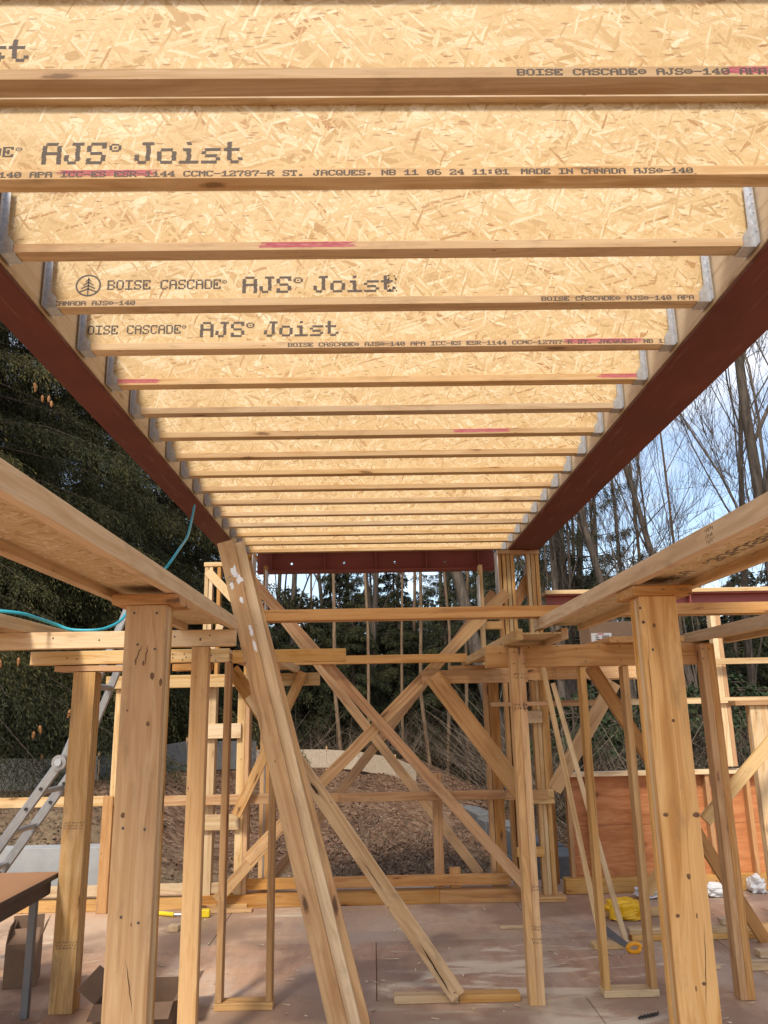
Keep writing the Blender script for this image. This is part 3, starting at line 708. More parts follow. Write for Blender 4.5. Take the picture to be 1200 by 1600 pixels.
for px, py, w1, h1, sd1 in ((366,893,.022,.05,1),(374,905,.02,.035,2),(362,915,.016,.03,3),(378,938,.013,.03,4),(392,985,.012,.035,5),(398,1010,.010,.05,6)):
    m4 = world(b1); z_ = Vector((m4[0][2], m4[1][2], m4[2][2])).normalized(); p0 = Vector((m4[0][3], m4[1][3], m4[2][3])) + z_*(.018+.0009)
    d_ = at(px, py, Y=4.5)-EYE; k_ = (p0-EYE).dot(z_)/d_.dot(z_); c_ = EYE+d_*k_
    r1 = random.Random(sd1); y_ = Vector((m4[0][1], m4[1][1], m4[2][1])); x_ = Vector((m4[0][0], m4[1][0], m4[2][0])); n = 12; v = [c_]
    for i in range(n): a = 2*math.pi*i/n; kk = r1.uniform(.5,1.1); v.append(c_+y_*(w1*kk*math.cos(a))+x_*(h1*kk*math.sin(a)))
    mk('tape_remnant', mesh('tape_remnant', v, [(0,1+(i+1)%n,1+i) for i in range(n)]), M['label'], Matrix(), t)

# brace to the scrap on the floor
A = at(392, 1085, Y=5.01); B = at(716, 1558, Y=5.03)
br = tag(stick('diagonal_brace', A, B, .095, .036, 'worn'), 'long diagonal brace running down to the loose timber on the floor', 'brace')
nails(br, [at(a, b, Y=5.02)+Vector((0,-.012,0)) for a, b in ((710,1550),(716,1562))])
def crack(parent, pts, Y, wd, seed):
    rr = random.Random(seed); P = [at(a, b, Y=Y) for a, b in pts]; d = (P[-1]-P[0]).normalized(); sd2 = d.cross(Vector((0,-1,0))).normalized(); V = []; n = 10
    for i in range(n+1):
        u = i/n; p = P[0].lerp(P[-1], u) + sd2*rr.uniform(-.002,.002); h_ = wd*math.sin(math.pi*min(max(u,.03),.97))*rr.uniform(.6,1); V += [p-sd2*h_, p+sd2*h_]
    mk('crack', mesh('crack', V, [(2*i,2*i+2,2*i+3,2*i+1) for i in range(n)]), M['crackdark'], Matrix(), parent)
M['crackdark'] = simple('dark_split', (.05,.025,.012), .9)
crack(br, [(655,1472),(706,1556)], 5.008, .006, 1); crack(br, [(484,1222),(499,1243)], 5.008, .01, 2); crack(br, [(560,1338),(600,1392)], 5.008, .0025, 3)
crack(pl, [(222,1008),(210,1036)], 2.9785, .0022, 4); crack(pl, [(231,1008),(226,1040)], 2.9785, .0022, 5); crack(pl, [(196,1500),(207,1585)], 2.9785, .0015, 6); crack(pr, [(1100,1440),(1104,1580)], 2.9785, .0014, 7); crack(pr, [(1012,1000),(1020,1120)], 2.9785, .0012, 8)
sc_ = plies('floor_timber', 'loose timber lying flat on the floor at the foot of the long brace', 'lumber', [(.10,.475,5.08,5.17,.001,.040,'pale'), (.476,.83,5.075,5.165,.001,.040,'pine')])

# ================================================================== RIGHT SHORING
h = plies('header_beam', 'right header of doubled lumber behind the big right post, holding two studs', 'beam', [(.73,2.17,5.09,5.128,1.893,2.03,'fir'), (.73,2.15,5.1285,5.167,1.893,2.03,'pine')])
nails(h, [at(a, b, Y=5.089) for a, b in ((826,1012),(870,1010),(900,1013),(935,1010),(968,1010),(783,1007),(781,1020),(970,1032),(915,1033))], r=.005)
p = plies('shore_post', 'two ply stud nailed to the left end of the right header, stamped near its top', 'post', [(.868,.913,5.0,5.088,0,2.01,'pine','stud'), (.9135,.958,5.0,5.088,0,2.012,'pine','stud')])
for yy, s in ((1056,1),(1104,2)): stamp(p, at(813, yy, Y=4.999), (1,0,0), (0,0,1), .08, .045, 2, seed=s)
for yy, s in ((1388,3),(1450,4),(1470,5)): stamp(p, at(838, yy, Y=4.999), (1,0,0), (0,0,1), .05, .035, 2, seed=s)
nails(p, [at(a, b, Y=4.999) for a, b in ((803,1019),(818,1019),(803,1037),(818,1037))], r=.005)
plies('stud_frame', 'narrow frame of two studs on a sill left of the big right post', 'frame', [(1.325,1.363,5.10,5.189,.0385,1.89,'pine','stud'), (1.60,1.638,5.10,5.189,.0385,1.89,'pine','stud'), (1.32,1.645,5.095,5.20,0,.038,'pale','sill_plate')])
p = plies('shore_post', 'two ply stud nailed to the right end of the right header', 'post', [(2.075,2.118,5.0,5.088,0,2.015,'fir','stud'), (2.1185,2.162,5.0,5.088,0,2.015,'fir','stud')])
nails(p, [at(a, b, Y=4.999) for a, b in ((1098,1014),(1108,1014),(1099,1029))])
# leaning furring strips
A = at(848, 1040, Y=5.9); B = at(946, 1500, Z=.0)
tag(stick('furring_strip', A, B, .036, .018, 'pale'), 'thin pale strip leaning between the stamped stud and right stud frame', 'strip')
A = at(864, 1067, Y=6.7); B = at(979, 1473, Z=.0)
tag(stick('furring_strip', A, B, .038, .019, 'pale'), 'thin pale strip leaning with its foot beside the orange handled saw', 'strip')
# raking braces on the right
A = at(925, 1042, Y=5.21); B = at(1200, 1475, Y=6.1)
tag(stick('diagonal_brace', A, B, .085, .038, 'amber'), 'dark orange brace slanting down right behind the big right post', 'brace')
A = at(960, 1066, Y=7.1); B = at(866, 1235, Y=7.15)
br = tag(stick('diagonal_brace', A, B, .125, .036, 'pine'), 'wide short brace slanting down left to the built up column', 'brace')
A = at(1275, 1078, Y=5.9); B = at(1103, 1283, Y=5.9)
tag(stick('diagonal_brace', A, B, .088, .036, 'pale'), 'pale lit brace with square cut lower end at the right edge', 'brace')
A = at(1046, 1335, Y=7.0); B = at(1013, 1398, Y=7.1)
tag(stick('diagonal_brace', A, B, .085, .036, 'pale'), 'short pale brace whose foot stands left of the big right post near the plywood', 'brace')
pp = plies('shore_post', 'wide pale post with a cap plate at the right edge of the picture', 'post', [(2.90,3.04,6.2,6.238,0,1.625,'pale','stud'), (2.90,3.04,6.2385,6.277,0,1.625,'pine','stud'), (2.78,3.4,6.17,6.30,1.626,1.664,'fir','cap_plate')])

# ================================================================== BACK WALL (Y about 7.4)
def xb(name, label, pa, pb, Y, w_, mat='pine', t=.038, Yb=None, cat='brace'):
    return tag(stick(name, at(*pa, Y=Y), at(*pb, Y=Yb or Y), w_, t, mat), label, cat)
h = plies('header_beam', 'left back header behind the shims and leaning boards, sunlit at its left end', 'beam', [(-2.43,-.48,7.38,7.418,1.875,1.988,'pale'), (-2.41,-.50,7.4185,7.457,1.875,1.988,'pine')])
stamp(h, at(478, 1060, Y=7.379), (0,0,1), (-1,0,0), .10, .05, 2, seed=6)
h = plies('header_beam', 'right back header of two staggered timbers behind the stamped stud', 'beam', [(.45,1.42,7.30,7.338,1.865,1.985,'fir'), (.70,2.42,7.3385,7.377,1.885,2.026,'pine'), (2.0,2.50,7.378,7.416,1.875,2.02,'pale')])
stamp(h, at(865, 1050, Y=7.336), (0,0,1), (-1,0,0), .10, .045, 2, seed=7)
plies('tie_board', 'long horizontal timber spanning the gap between the back headers', 'beam', [(-.86,.86,7.2,7.238,2.05,2.125,'fir'), (-.86,.86,7.2385,7.29,2.052,2.09,'fir')])
plies('guard_rail', 'left stretch of the horizontal mid rail, pale, ending behind the leaning boards', 'rail', [(-4.2,-1.86,7.40,7.438,.866,.95,'pale'), (-1.859,-.80,7.4,7.438,.855,.94,'fir'), (-.799,-.312,7.4,7.438,.86,.935,'amber')])
plies('guard_rail', 'right stretch of the horizontal mid rail crossed by the braces', 'rail', [(-.311,1.165,7.4,7.438,.855,.932,'amber'), (1.166,1.56,7.44,7.478,.84,.92,'fir')])
plies('wall_plate', 'upper board of the low back wall plate with a gap below', 'plate', [(-4.3,-1.17,7.50,7.538,.115,.20,'pale'), (-1.169,-.4,7.5,7.538,.135,.225,'amber'), (-.399,1.2,7.5,7.538,.135,.225,'amber')])
plies('wall_plate', 'lower board of the back wall plate lying on the floor edge', 'plate', [(-4.3,-1.6,7.46,7.6,.001,.088,'pine'), (-1.599,.56,7.46,7.6,.001,.105,'fir'), (.561,1.28,7.45,7.6,.001,.105,'amber')])
plies('guard_post', 'short centre stud standing behind the mid rail', 'post', [(.53,.615,7.5385,7.577,.1055,1.075,'amber','stud')])
plies('guard_post', 'small stub on the back plate right of the short centre stud', 'post', [(.66,.76,7.5385,7.577,.1055,.275,'amber','stud')])
p = plies('jamb_stud', 'tall orange stud with a dark stamp left of the stamped shore stud', 'post', [(1.05,1.09,7.60,7.69,.0,1.93,'fir','stud'), (1.095,1.19,7.601,7.639,.106,1.93,'amber','stud')])
stamp(p, at(793, 1297, Y=7.6), (1,0,0), (0,0,1), .06, .035, 1, seed=8)
tag(bx('block', 1.08, 1.60, 7.36, 7.45, 1.655, 1.69, 'fir'), 'thin short block nailed across the tall orange stud and built up column', 'block')
p = plies('built_up_column', 'built up column of studs and spacer blocks right of the stamped stud', 'column', [(1.36,1.40,7.50,7.59,.04,1.865,'pale','stud'), (1.48,1.517,7.50,7.59,.04,1.885,'pine','stud'), (1.52,1.557,7.505,7.595,.04,1.885,'pale','stud'), (1.56,1.60,7.50,7.59,.04,1.885,'pine','stud'), (1.30,1.66,7.42,7.62,.0,.039,'pine','sill_plate'),
   (1.28,1.56,7.461,7.499,1.50,1.61,'pale','block'), (1.30,1.62,7.461,7.499,.80,.92,'pale','block'), (1.26,1.50,7.461,7.499,.36,.44,'pine','block')])
nails(p, [at(a, b, Y=7.46) for a, b in ((840,1247),(867,1247),(840,1262),(867,1262),(834,1118),(856,1130))])
p = plies('built_up_column', 'left back column of bright studs joined by two square blocks like a ladder', 'column', [(-1.52,-1.44,7.48,7.57,.04,1.874,'pale','stud'), (-1.24,-1.17,7.48,7.57,.04,1.874,'pale','stud'), (-1.168,-1.13,7.48,7.57,.04,1.874,'fir','stud'), (-1.57,-1.11,7.44,7.62,.0,.039,'pine','sill_plate'),
   (-1.53,-1.20,7.441,7.479,1.42,1.55,'pale','block'), (-1.53,-1.20,7.441,7.479,.64,.77,'pale','block')])
plies('back_stud', 'stud with a silver edge strip between the left back column and leaning boards', 'post', [(-1.05,-1.012,7.66,7.75,0,1.87,'pine','stud'), (-1.01,-1.0,7.66,7.75,0,1.8,'galv','metal_strip'), (-.998,-.96,7.66,7.75,0,1.87,'fir','stud')])
p = plies('back_stud', 'bright jack stud at left between the corner post and big left post', 'post', [(-2.345,-2.25,7.42,7.458,0.0,1.874,'pale','stud'), (-2.39,-2.30,7.381,7.419,0.0,.95,'amber','stud')])
# braces of the back wall
b = xb('diagonal_brace', 'left short brace crossing in front of the left back column down from the header', (474,1050), (368,1275), 7.33, .088, 'pine'); nails(b, [at(x_, y_, Y=7.329) for x_, y_ in ((470,1060),(463,1075),(372,1262))])
xb('diagonal_brace', 'stubby brace running from the left header to behind the leaning boards', (362,1046), (452,1180), 5.20, .088, 'pine')
b = xb('diagonal_brace', 'wide brace from the right back header down to the stamped stud', (676,1056), (822,1248), 7.24, .16, 'fir', Yb=7.1); nails(b, [at(x_, y_, Y=7.23) for x_, y_ in ((676,1064),(688,1058),(800,1222))])
xb('cross_brace', 'front cross brace falling from upper left to lower right', (392,905), (838,1402), 7.31, .095, 'amber')
xb('cross_brace', 'front cross brace rising from lower left to upper right', (385,1345), (792,925), 7.355, .10, 'pine')
xb('cross_brace', 'rear cross brace falling to the right, mostly hidden by the front one', (410,925), (750,1366), 8.02, .09, 'pine')
xb('cross_brace', 'rear cross brace rising to the right, darker, seen below the front crossing', (425,1375), (772,925), 8.065, .088, 'fir')
xb('diagonal_brace', 'low brace standing on the back plate behind the lower left of the crossing', (445,1285), (338,1408), 7.36, .095, 'pine')
plies('guard_rail', 'upper thin pale rail at the far right', 'rail', [(3.22,5.0,7.56,7.598,2.005,2.06,'pale')])
plies('guard_rail', 'middle thin pale rail running behind the big right post', 'rail', [(1.28,2.35,7.62,7.658,1.645,1.70,'fir'), (2.351,5.0,7.62,7.658,1.645,1.70,'pale')])
plies('back_stud', 'tall bright yellow stud above the plywood wall at right', 'post', [(3.31,3.365,7.66,7.75,1.07,2.5,'pale','stud'), (3.366,3.405,7.66,7.75,1.07,2.5,'amber','stud')])
# low plywood wall on the right
t = thing('plywood_wall', 'low wall of reddish plywood on studs with a pale top plate at right', 'wall', (3.5, 7.8, 0))
for x0, x1, z0, z1 in ((1.80,4.235,.0,.56),(4.238,6.6,.0,.56),(1.80,3.0,.563,1.0),(3.003,5.4,.563,1.0),(5.403,6.6,.563,1.0)):
    bx('plywood_panel', x0, x1, 7.80, 7.818, z0, z1, 'plyred', t, .001)
for x0 in (1.79, 2.005, 2.42, 2.78, 3.10, 3.48, 3.9, 4.31, 4.72, 5.13): bx('stud', x0, x0+.038, 7.71, 7.798, .13, 1.002, 'amber', t)
bx('top_plate', 1.78, 6.6, 7.69, 7.83, 1.003, 1.041, 'pale', t); bx('bottom_plate', 1.72, 6.6, 7.69, 7.798, .001, .129, 'pine', t)

# stud towers under the far ends of the beams
t = thing('support_tower', 'right stud tower carrying the far end of the right red beam', 'column', (1.55, 8.2, 0))
for x0, m in ((1.335,'fir'),(1.385,'pine'),(1.43,'pale'),(1.475,'pine'),(1.645,'pale'),(1.69,'pine'),(1.735,'fir')): bx('stud', x0, x0+.038, 8.15, 8.24, .001, 3.21, m, t)
bx('top_plate', 1.33, 1.78, 8.14, 8.25, 3.211, 3.255, 'fir', t)
stick('brace', (1.70,8.242,3.0), (1.42,8.242,2.55), .12, .03, 'amber', (0,-1,0), t)
bx('stud', 1.10, 1.138, 7.9, 8.0, 1.99, 3.06, 'pale', t); bx('gusset_sheet', 1.30, 1.312, 7.95, 8.13, 2.75, 3.22, 'wrap', t); bx('gusset_sheet', 1.085, 1.097, 7.85, 8.0, 2.55, 2.95, 'wrap', t); bx('cross_tie', 1.08, 1.334, 8.05, 8.088, 2.42, 2.50, 'pine', t)
t = thing('support_tower', 'left stud tower with bright frame carrying the far end of the left red beam', 'column', (-1.5, 8.2, 0))
for x0, m in ((-1.73,'pale'),(-1.685,'pale'),(-1.60,'fir'),(-1.30,'pine'),(-1.255,'pine'),(-1.12,'fir')): bx('stud', x0, x0+.038, 8.15, 8.24, .001, 3.13 if x0 < -1.5 or x0 > -1.2 else 3.21, m, t)
bx('top_plate', -1.74, -1.50, 8.14, 8.25, 3.131, 3.175, 'pale', t); bx('top_plate', -1.49, -1.2, 8.14, 8.25, 3.211, 3.255, 'pine', t)
stick('brace', (-1.70,8.139,3.08), (-1.42,8.139,2.78), .09, .03, 'pale', (0,-1,0), t)
stick('brace', (-1.55,8.139,2.52), (-1.66,8.139,2.2), .07, .03, 'pale', (0,-1,0), t)
bx('gusset_sheet', -1.205, -1.193, 7.9, 8.13, 2.7, 3.20, 'wrap', t); bx('gusset_sheet', -1.075, -1.063, 7.95, 8.13, 2.6, 3.05, 'wrap', t)

# ================================================================== LADDER, HOSE, TABLE, BOXES, TOOLS
t = thing('ladder', 'folding aluminium ladder leaning up behind the left corner post', 'ladder', (-2.89, 5.5, 0))
hin = at(94, 1191, Y=5.5); low_ = at(15, 1300, Y=5.5); topv = at(193, 958, Y=5.5)
dl = (hin-low_).normalized(); foot = hin - dl*(hin.z/dl.z); du = (topv-hin).normalized(); topv = topv + du*.05
def rail(y, a, b, w_=.064, t_=.028): return stick('rail', Vector((a.x, y, a.z)), Vector((b.x, y, b.z)), w_, t_, 'alu', (0,-1,0), t, .006)
rail(5.50, foot, hin); rail(5.90, foot, hin); rail(5.532, hin-du*.02, topv, .052); rail(5.868, hin-du*.02, topv, .052)
for k in range(8):
    q = foot + dl*(.2+.30*k) if k < 5 else hin + du*(.22+.3*(k-5))
    if (q-hin).length > .12:
        v, f = tube([(q.x, 5.5+.03, q.z), (q.x, 5.9, q.z)], .021, 8); mk('rung', mesh('rung', v, f), M['alu'], Matrix(), t)
for y in (5.485, 5.885):
    v, f = tube([(hin.x, y-.012, hin.z), (hin.x, y+.04, hin.z)], .048, 18); hg = mk('hinge', mesh('hinge', v, f), M['alu'], Matrix(), t)
    v, f = tube([(hin.x, y-.03, hin.z), (hin.x, y-.011, hin.z)], .022, 12); mk('hinge_pin', mesh('hinge_pin', v, f), M['galv'], Matrix(), hg)
    for k in (-.35,-.2,.2,.34,-.9,-1.2):
        q = hin + (du if k > 0 else dl)*k; v, f = tube([(q.x, y+.004 if k<.1 else y+.036, q.z), (q.x, y+.013 if k<.1 else y+.045, q.z)], .011, 8); mk('rivet', mesh('rivet', v, f), M['dark'], Matrix(), t)
def curve(pts, n=10):
    P = [Vector(p) for p in pts]; P = [P[0]*2-P[1]] + P + [P[-1]*2-P[-2]]; out = []
    for i in range(1, len(P)-2):
        for j in range(n):
            u = j/n; a, b, c_, d = P[i-1], P[i], P[i+1], P[i+2]
            out.append(.5*((2*b)+(c_-a)*u+(2*a-5*b+4*c_-d)*u*u+(3*b-a-3*c_+d)*u**3))
    out.append(P[-2]); return out
hp = [at(-30,952,Y=4.0), at(30,958,Y=4.1), at(62,967,Y=4.25), at(88,976,Y=4.37), at(112,984,Y=4.40), at(150,984.5,Y=4.42), at(172,979,Y=4.5), at(190,968,Y=4.6), at(204,948,Y=4.7), at(225,915,Y=4.75), at(250,895,Y=4.7), at(262,884,Y=4.6), at(280,858,Y=4.8), at(293,838,Y=5.2), at(299,815,Y=5.6), at(304,790,Y=5.9)]
v, f = tube(curve(hp, 8), .0085, 10); tag(mk('air_hose', mesh('air_hose', v, f), M['hose']), 'turquoise air hose drooping over the left header and up to the red beam', 'hose')
for p_ in mesh.__defaults__ or (): pass
# table
t = thing('work_table', 'table with brown top, dark rail and grey metal leg at lower left', 'table', (-2.6, 4.5, 0))
bx('tabletop', -3.7, -1.885, 3.4, 5.13, .722, .742, 'tabletop', t); bx('rail', -3.66, -1.92, 5.06, 5.09, .63, .7215, 'tableedge', t); bx('rail', -1.945, -1.915, 3.45, 5.059, .63, .7215, 'tableedge', t); bx('edge_strip', -1.884, -1.878, 3.4, 5.13, .716, .744, 'tableedge', t)
for x_, y_ in ((-1.985,5.02),(-3.6,5.02),(-1.985,3.5),(-3.6,3.5)): bx('leg', x_-.02, x_+.02, y_-.02, y_+.02, 0, .7215, 'grey', t)
# cardboard boxes
def carton(name, label, x0, x1, y0, y1, h_, mat, flaps, rot=0, inner='carddark'):
    c0 = Vector(((x0+x1)/2, (y0+y1)/2, 0)); t = thing(name, label, 'box', c0); t.rotation_euler.z = rot; a, b = (x1-x0)/2, (y1-y0)/2; th = .004
    def add(nm, v, f, m=mat):
        o = mk(nm, mesh(nm, v, f), M[m], Matrix()); o.parent = t; o.matrix_basis = Matrix(); return o
    add('body', *join([rbox(-a,a,-b,-b+th,.001,h_), rbox(-a,a,b-th,b,.001,h_), rbox(-a,-a+th,-b+th,b-th,.001,h_), rbox(a-th,a,-b+th,b-th,.001,h_), rbox(-a+th,a-th,-b+th,b-th,.001,.006)]))
    for side, ang, ln in flaps:      # side, opening angle from vertical (outward +), length
        ca, sa = math.cos(ang), math.sin(ang)
        def P(u, s, w2): 
            o = s*ln*sa; z = h_+.001+s*ln*ca
            return {'x+':(a+o,u*w2,z),'x-':(-a-o,u*w2,z),'y+':(u*w2,b+o,z),'y-':(u*w2,-b-o,z)}[side]
        w2 = b if side[0] == 'x' else a; q = [P(-1,0,w2),P(1,0,w2),P(1,1,w2),P(-1,1,w2)]
        nrm = {'x+':(th,0,0),'x-':(-th,0,0),'y+':(0,th,0),'y-':(0,-th,0)}[side]
        v = [Vector(p) for p in q]+[Vector(p)-Vector(nrm) for p in q]
        add('flap', v, [(0,1,2,3),(7,6,5,4),(0,4,5,1),(1,5,6,2),(2,6,7,3),(3,7,4,0)])
    return t
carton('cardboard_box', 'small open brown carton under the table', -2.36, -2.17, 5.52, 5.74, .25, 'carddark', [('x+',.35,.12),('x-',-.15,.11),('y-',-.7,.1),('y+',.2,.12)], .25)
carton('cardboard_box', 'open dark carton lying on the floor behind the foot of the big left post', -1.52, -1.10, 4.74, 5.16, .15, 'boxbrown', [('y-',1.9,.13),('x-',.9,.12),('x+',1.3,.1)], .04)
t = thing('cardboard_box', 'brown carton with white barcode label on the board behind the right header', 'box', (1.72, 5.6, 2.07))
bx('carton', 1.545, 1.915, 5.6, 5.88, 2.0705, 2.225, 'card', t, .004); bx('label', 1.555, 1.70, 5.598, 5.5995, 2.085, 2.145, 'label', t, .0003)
V, Fc = [], []
P = []; xx = 1.632
rr_ = random.Random(4)
while xx < 1.685: 
    w1 = rr_.uniform(.0015,.004); P.append(rbox(xx, xx+w1, 5.5972, 5.5978, 2.100, 2.128)); xx += w1 + rr_.uniform(.0015,.003)
for k in range(3): P.append(rbox(1.585, 1.615-.006*k, 5.5972, 5.5978, 2.098+.012*k, 2.104+.012*k))
mk('barcode', mesh('barcode', *join(P)), M['blackprint'], Matrix(), t)
mk('red_strip', mesh('red_strip', *join([rbox(1.60, 1.645, 5.5972, 5.5978, 2.134, 2.142), rbox(1.865,1.885,5.598,5.5995,2.13,2.17)])), M['redprint'], Matrix(), t)
bx('black_mark', 1.865, 1.885, 5.598, 5.5995, 2.175, 2.20, 'blackprint', t, .0003)
# lumber pile at right
t = thing('lumber_stack', 'short stack of boards lying on the floor behind the big right post', 'lumber', (2.4, 6.2, 0))
for x0, x1, y0, y1, z0, m in ((1.84,3.3,6.20,6.29,.001,'pine'),(2.0,3.35,6.295,6.385,.001,'fir'),(1.83,2.65,6.21,6.30,.040,'pale'),(2.55,3.4,6.22,6.31,.041,'pine'),(2.52,2.75,6.24,6.33,.080,'pale')): bx('board', x0, x1, y0, y1, z0, z0+.038, m, t)
for i, (x0,x1,y0,y1,z1,lab) in enumerate(((1.52,1.72,6.02,6.14,.03,'small pale offcut on the floor between the leaning strips'),(1.80,2.35,6.88,6.97,.05,'low flat board in front of the plywood wall'),(-1.62,-1.54,6.75,6.84,.04,'little offcut block on the floor near the yellow handled tool'),(2.36,2.55,5.5,5.6,.04,'offcut on the floor at the right edge'),(-1.6,-1.05,7.30,7.40,.02,'thin splinter board at the foot of the left back column'),(2.0,2.12,5.75,5.83,.03,'offcut beside the orange saw handle'),(2.55,2.95,5.75,5.84,.04,'board end lying in front of the short lumber stack at the right edge'),(1.86,2.2,5.55,5.60,.02,'thin strip on the floor between the right frame and the big right post'),(.95,1.25,6.6,6.64,.02,'thin strip on the floor behind the stamped stud'))):
    tag(bx('wood_offcut', x0, x1, y0, y1, .001, z1, 'pale' if i != 4 else 'pine'), lab, 'offcut')
# yellow sack
def blob(cx, cy, cz, rx, ry, rz, seed, n=14, m=22, amp=.16):
    r = np.random.default_rng(seed); k = r.normal(size=(6,3))*2.2; ph = r.uniform(0,6,6); v = []
    for i in range(n+1):
        for j in range(m):
            th = math.pi*i/n; p = 2*math.pi*j/m; d = np.array([math.sin(th)*math.cos(p), math.sin(th)*math.sin(p), math.cos(th)])
            s = 1+amp*sum(math.sin(float(d@kk)*2.2+q) for kk, q in zip(k, ph))/2.2; s2 = np.sign(d)*np.abs(d)**.7
            v.append((cx+rx*s2[0]*s, cy+ry*s2[1]*s, max(cz+rz*s2[2]*s, .003)))
    f = [(i*m+j, i*m+(j+1)%m, (i+1)*m+(j+1)%m, (i+1)*m+j) for i in range(n) for j in range(m)]
    return v, [q[::-1] for q in f]
v, f = blob(1.99, 6.85, .06, .17, .11, .07, 3); o = mk('yellow_sack', mesh('yellow_sack', v, f), M['yellow']); tag(o, 'crumpled yellow plastic sack on the floor behind the leaning strips', 'sack')
for cx, cy, rx, lab, s in ((2.42,7.5,.13,'scrap of white foam at the low wall, left of the big right post',4),(3.02,7.5,.15,'flat scrap of white foam on the floor right of the big right post',5),(3.42,7.62,.06,'upright tuft of white foam at the plywood near the right edge',6)):
    v, f = blob(cx, cy, .05, rx, .08, .04 if s < 6 else .08, s, amp=.25); tag(mk('foam_scrap', mesh('foam_scrap', v, f), M['white']), lab, 'foam')
# saw
t = thing('hand_saw', 'hand saw with orange handle and dark blade on the floor by the leaning strip', 'saw', (1.8, 6.0, 0))
hx = at(990, 1482, Z=.03); 
v, f = tube([(hx.x+.042*math.cos(a)+(.010 if abs(a)<1 else 0), hx.y+.01*math.sin(2*a), .035+.026*math.sin(a)) for a in np.linspace(0, 2*math.pi, 17)], .014, 8); mk('handle', mesh('handle', v, f), M['orange'], Matrix(), t)
bl = [(hx.x-.045,hx.y,.03),(hx.x-.03,hx.y+.03,.06),(hx.x-.10,hx.y+.42,.10),(hx.x-.14,hx.y+.40,.05)]; v = [Vector(p) for p in bl]+[Vector(p)+Vector((.003,0,-.003)) for p in bl]
mk('blade', mesh('blade', v, [(0,1,2,3),(7,6,5,4),(0,4,5,1),(1,5,6,2),(2,6,7,3),(3,7,4,0)]), M['grey'], Matrix(), t)
# yellow handled bar
t = thing('long_handled_tool', 'yellow handled tool with a steel shaft lying on the floor at the back left', 'tool', (-1.7, 7.3, 0))
A = at(238, 1426, Z=.02); B = at(272, 1429, Z=.02); C_ = at(312, 1429, Z=.02); D = at(328, 1424, Z=.02)
v, f = tube([A, B], .017, 10); mk('grip', mesh('grip', v, f), M['yellowtool'], Matrix(), t); v, f = tube([B, C_], .009, 8); mk('shaft', mesh('shaft', v, f), M['galv'], Matrix(), t)
bx('head', C_.x, D.x+.02, C_.y-.03, C_.y+.03, .001, .06, 'yellowtool', t, .006)
# dark strap
pts = [at(998+i*1.6, 1590-i*.35+math.sin(i*1.9)*1.5, Z=.008) for i in range(20)]
v, f = tube(pts, .006, 6); tag(mk('strap', mesh('strap', v, f), M['dark']), 'dark crinkled strip lying on the floor at the bottom right', 'strap')
# splinters and chips nobody could count
def chips(n, seed):
    r = np.random.default_rng(seed); cx = r.uniform(-3, 3.2, n); cy = r.uniform(4.5, 7.4, n); a = r.uniform(0, 6.28, n); L = r.gamma(1.6, .008, n)+.004; W = r.uniform(.002, .007, n)
    ux, uy = np.cos(a), np.sin(a); V = np.zeros((n,4,3))
    for i, (s, t_) in enumerate(((-1,-1),(1,-1),(1,1),(-1,1))):
        V[:,i,0] = cx+ux*L*s-uy*W*t_; V[:,i,1] = cy+uy*L*s+ux*W*t_; V[:,i,2] = .0025+r.uniform(0,.006,n)
    return fastmesh('wood_chips', V.reshape(-1,3), np.arange(4*n).reshape(-1,4))
tag(mk('wood_chips', chips(330, 5), M['chips']), 'pale wood chips and splinters scattered over the floor', 'wood chips', kind='stuff')

# ================================================================== YARD: concrete, block wall, silt fence
t = thing('retaining_wall', 'stepped grey concrete block wall running back to the woods behind the crossing braces', 'wall', (1.4, 12, -.4))
path = [at(872,1336,Z=-.02), at(640,1222,Z=-.17)]
n_ = 20
for i in range(n_):
    u = i/n_; u2 = (i+1)/n_
    f_ = lambda q: path[0].lerp(path[1], q)
    a, b = f_(u), f_(u2); zt = -.03 + .03*math.sin(i*1.9) - .1*(i//5)*.45
    d = (b-a); L_ = d.length
    o = stick('concrete_block', Vector((a.x, a.y, zt-.16)), Vector((b.x, b.y, zt-.16))-d*.01/L_, .32, .28, 'concrete', (-1,-.1,0), t, .012)
    stick('concrete_block', Vector((a.x, a.y, zt-.485)), Vector((b.x, b.y, zt-.485))-d*.01/L_, .32, .28, 'concrete', (-1,-.1,0), t, .012)
tag(bx('foundation_wall', -6.0, -2.62, 8.72, 8.95, -.5, .33, 'paleconcrete'), 'low pale concrete foundation wall beyond the table at left', 'wall')
t = thing('silt_fence', 'low silt fence of tan boards and grey fabric along the edge of the woods', 'fence', (-2, 18, 0))
fp = [(-120,1236,14.5),(60,1240,14.5),(150,1233,15),(200,1222,16),(290,1201,18),(400,1197,19.5),(465,1196,20),(510,1196,20),(560,1200,19.6),(618,1212,18.5),(650,1228,17.5)]
Pp = [at(a, b, Y=y_) for a, b, y_ in fp]
for i in range(len(Pp)-1):
    a, b = Pp[i], Pp[i+1]; hh = .62 if fp[i][0] < 400 else .42; nm, m = ('fabric_panel', 'fabric') if fp[i][0] < 400 else ('board_panel', 'tanboard')
    d = b-a; n = Vector((d.y, -d.x, 0)).normalized(); n = n if n.y < 0 else -n
    stick(nm, a+Vector((0,0,hh/2-.05)), b+Vector((0,0,hh/2-.05))-d*.004, hh, .015, m, tuple(n), t)
    bx('stake', a.x-.02, a.x+.02, a.y+.02, a.y+.06, gz(a.x, a.y)-.2, a.z+hh+.03, 'fir', t)

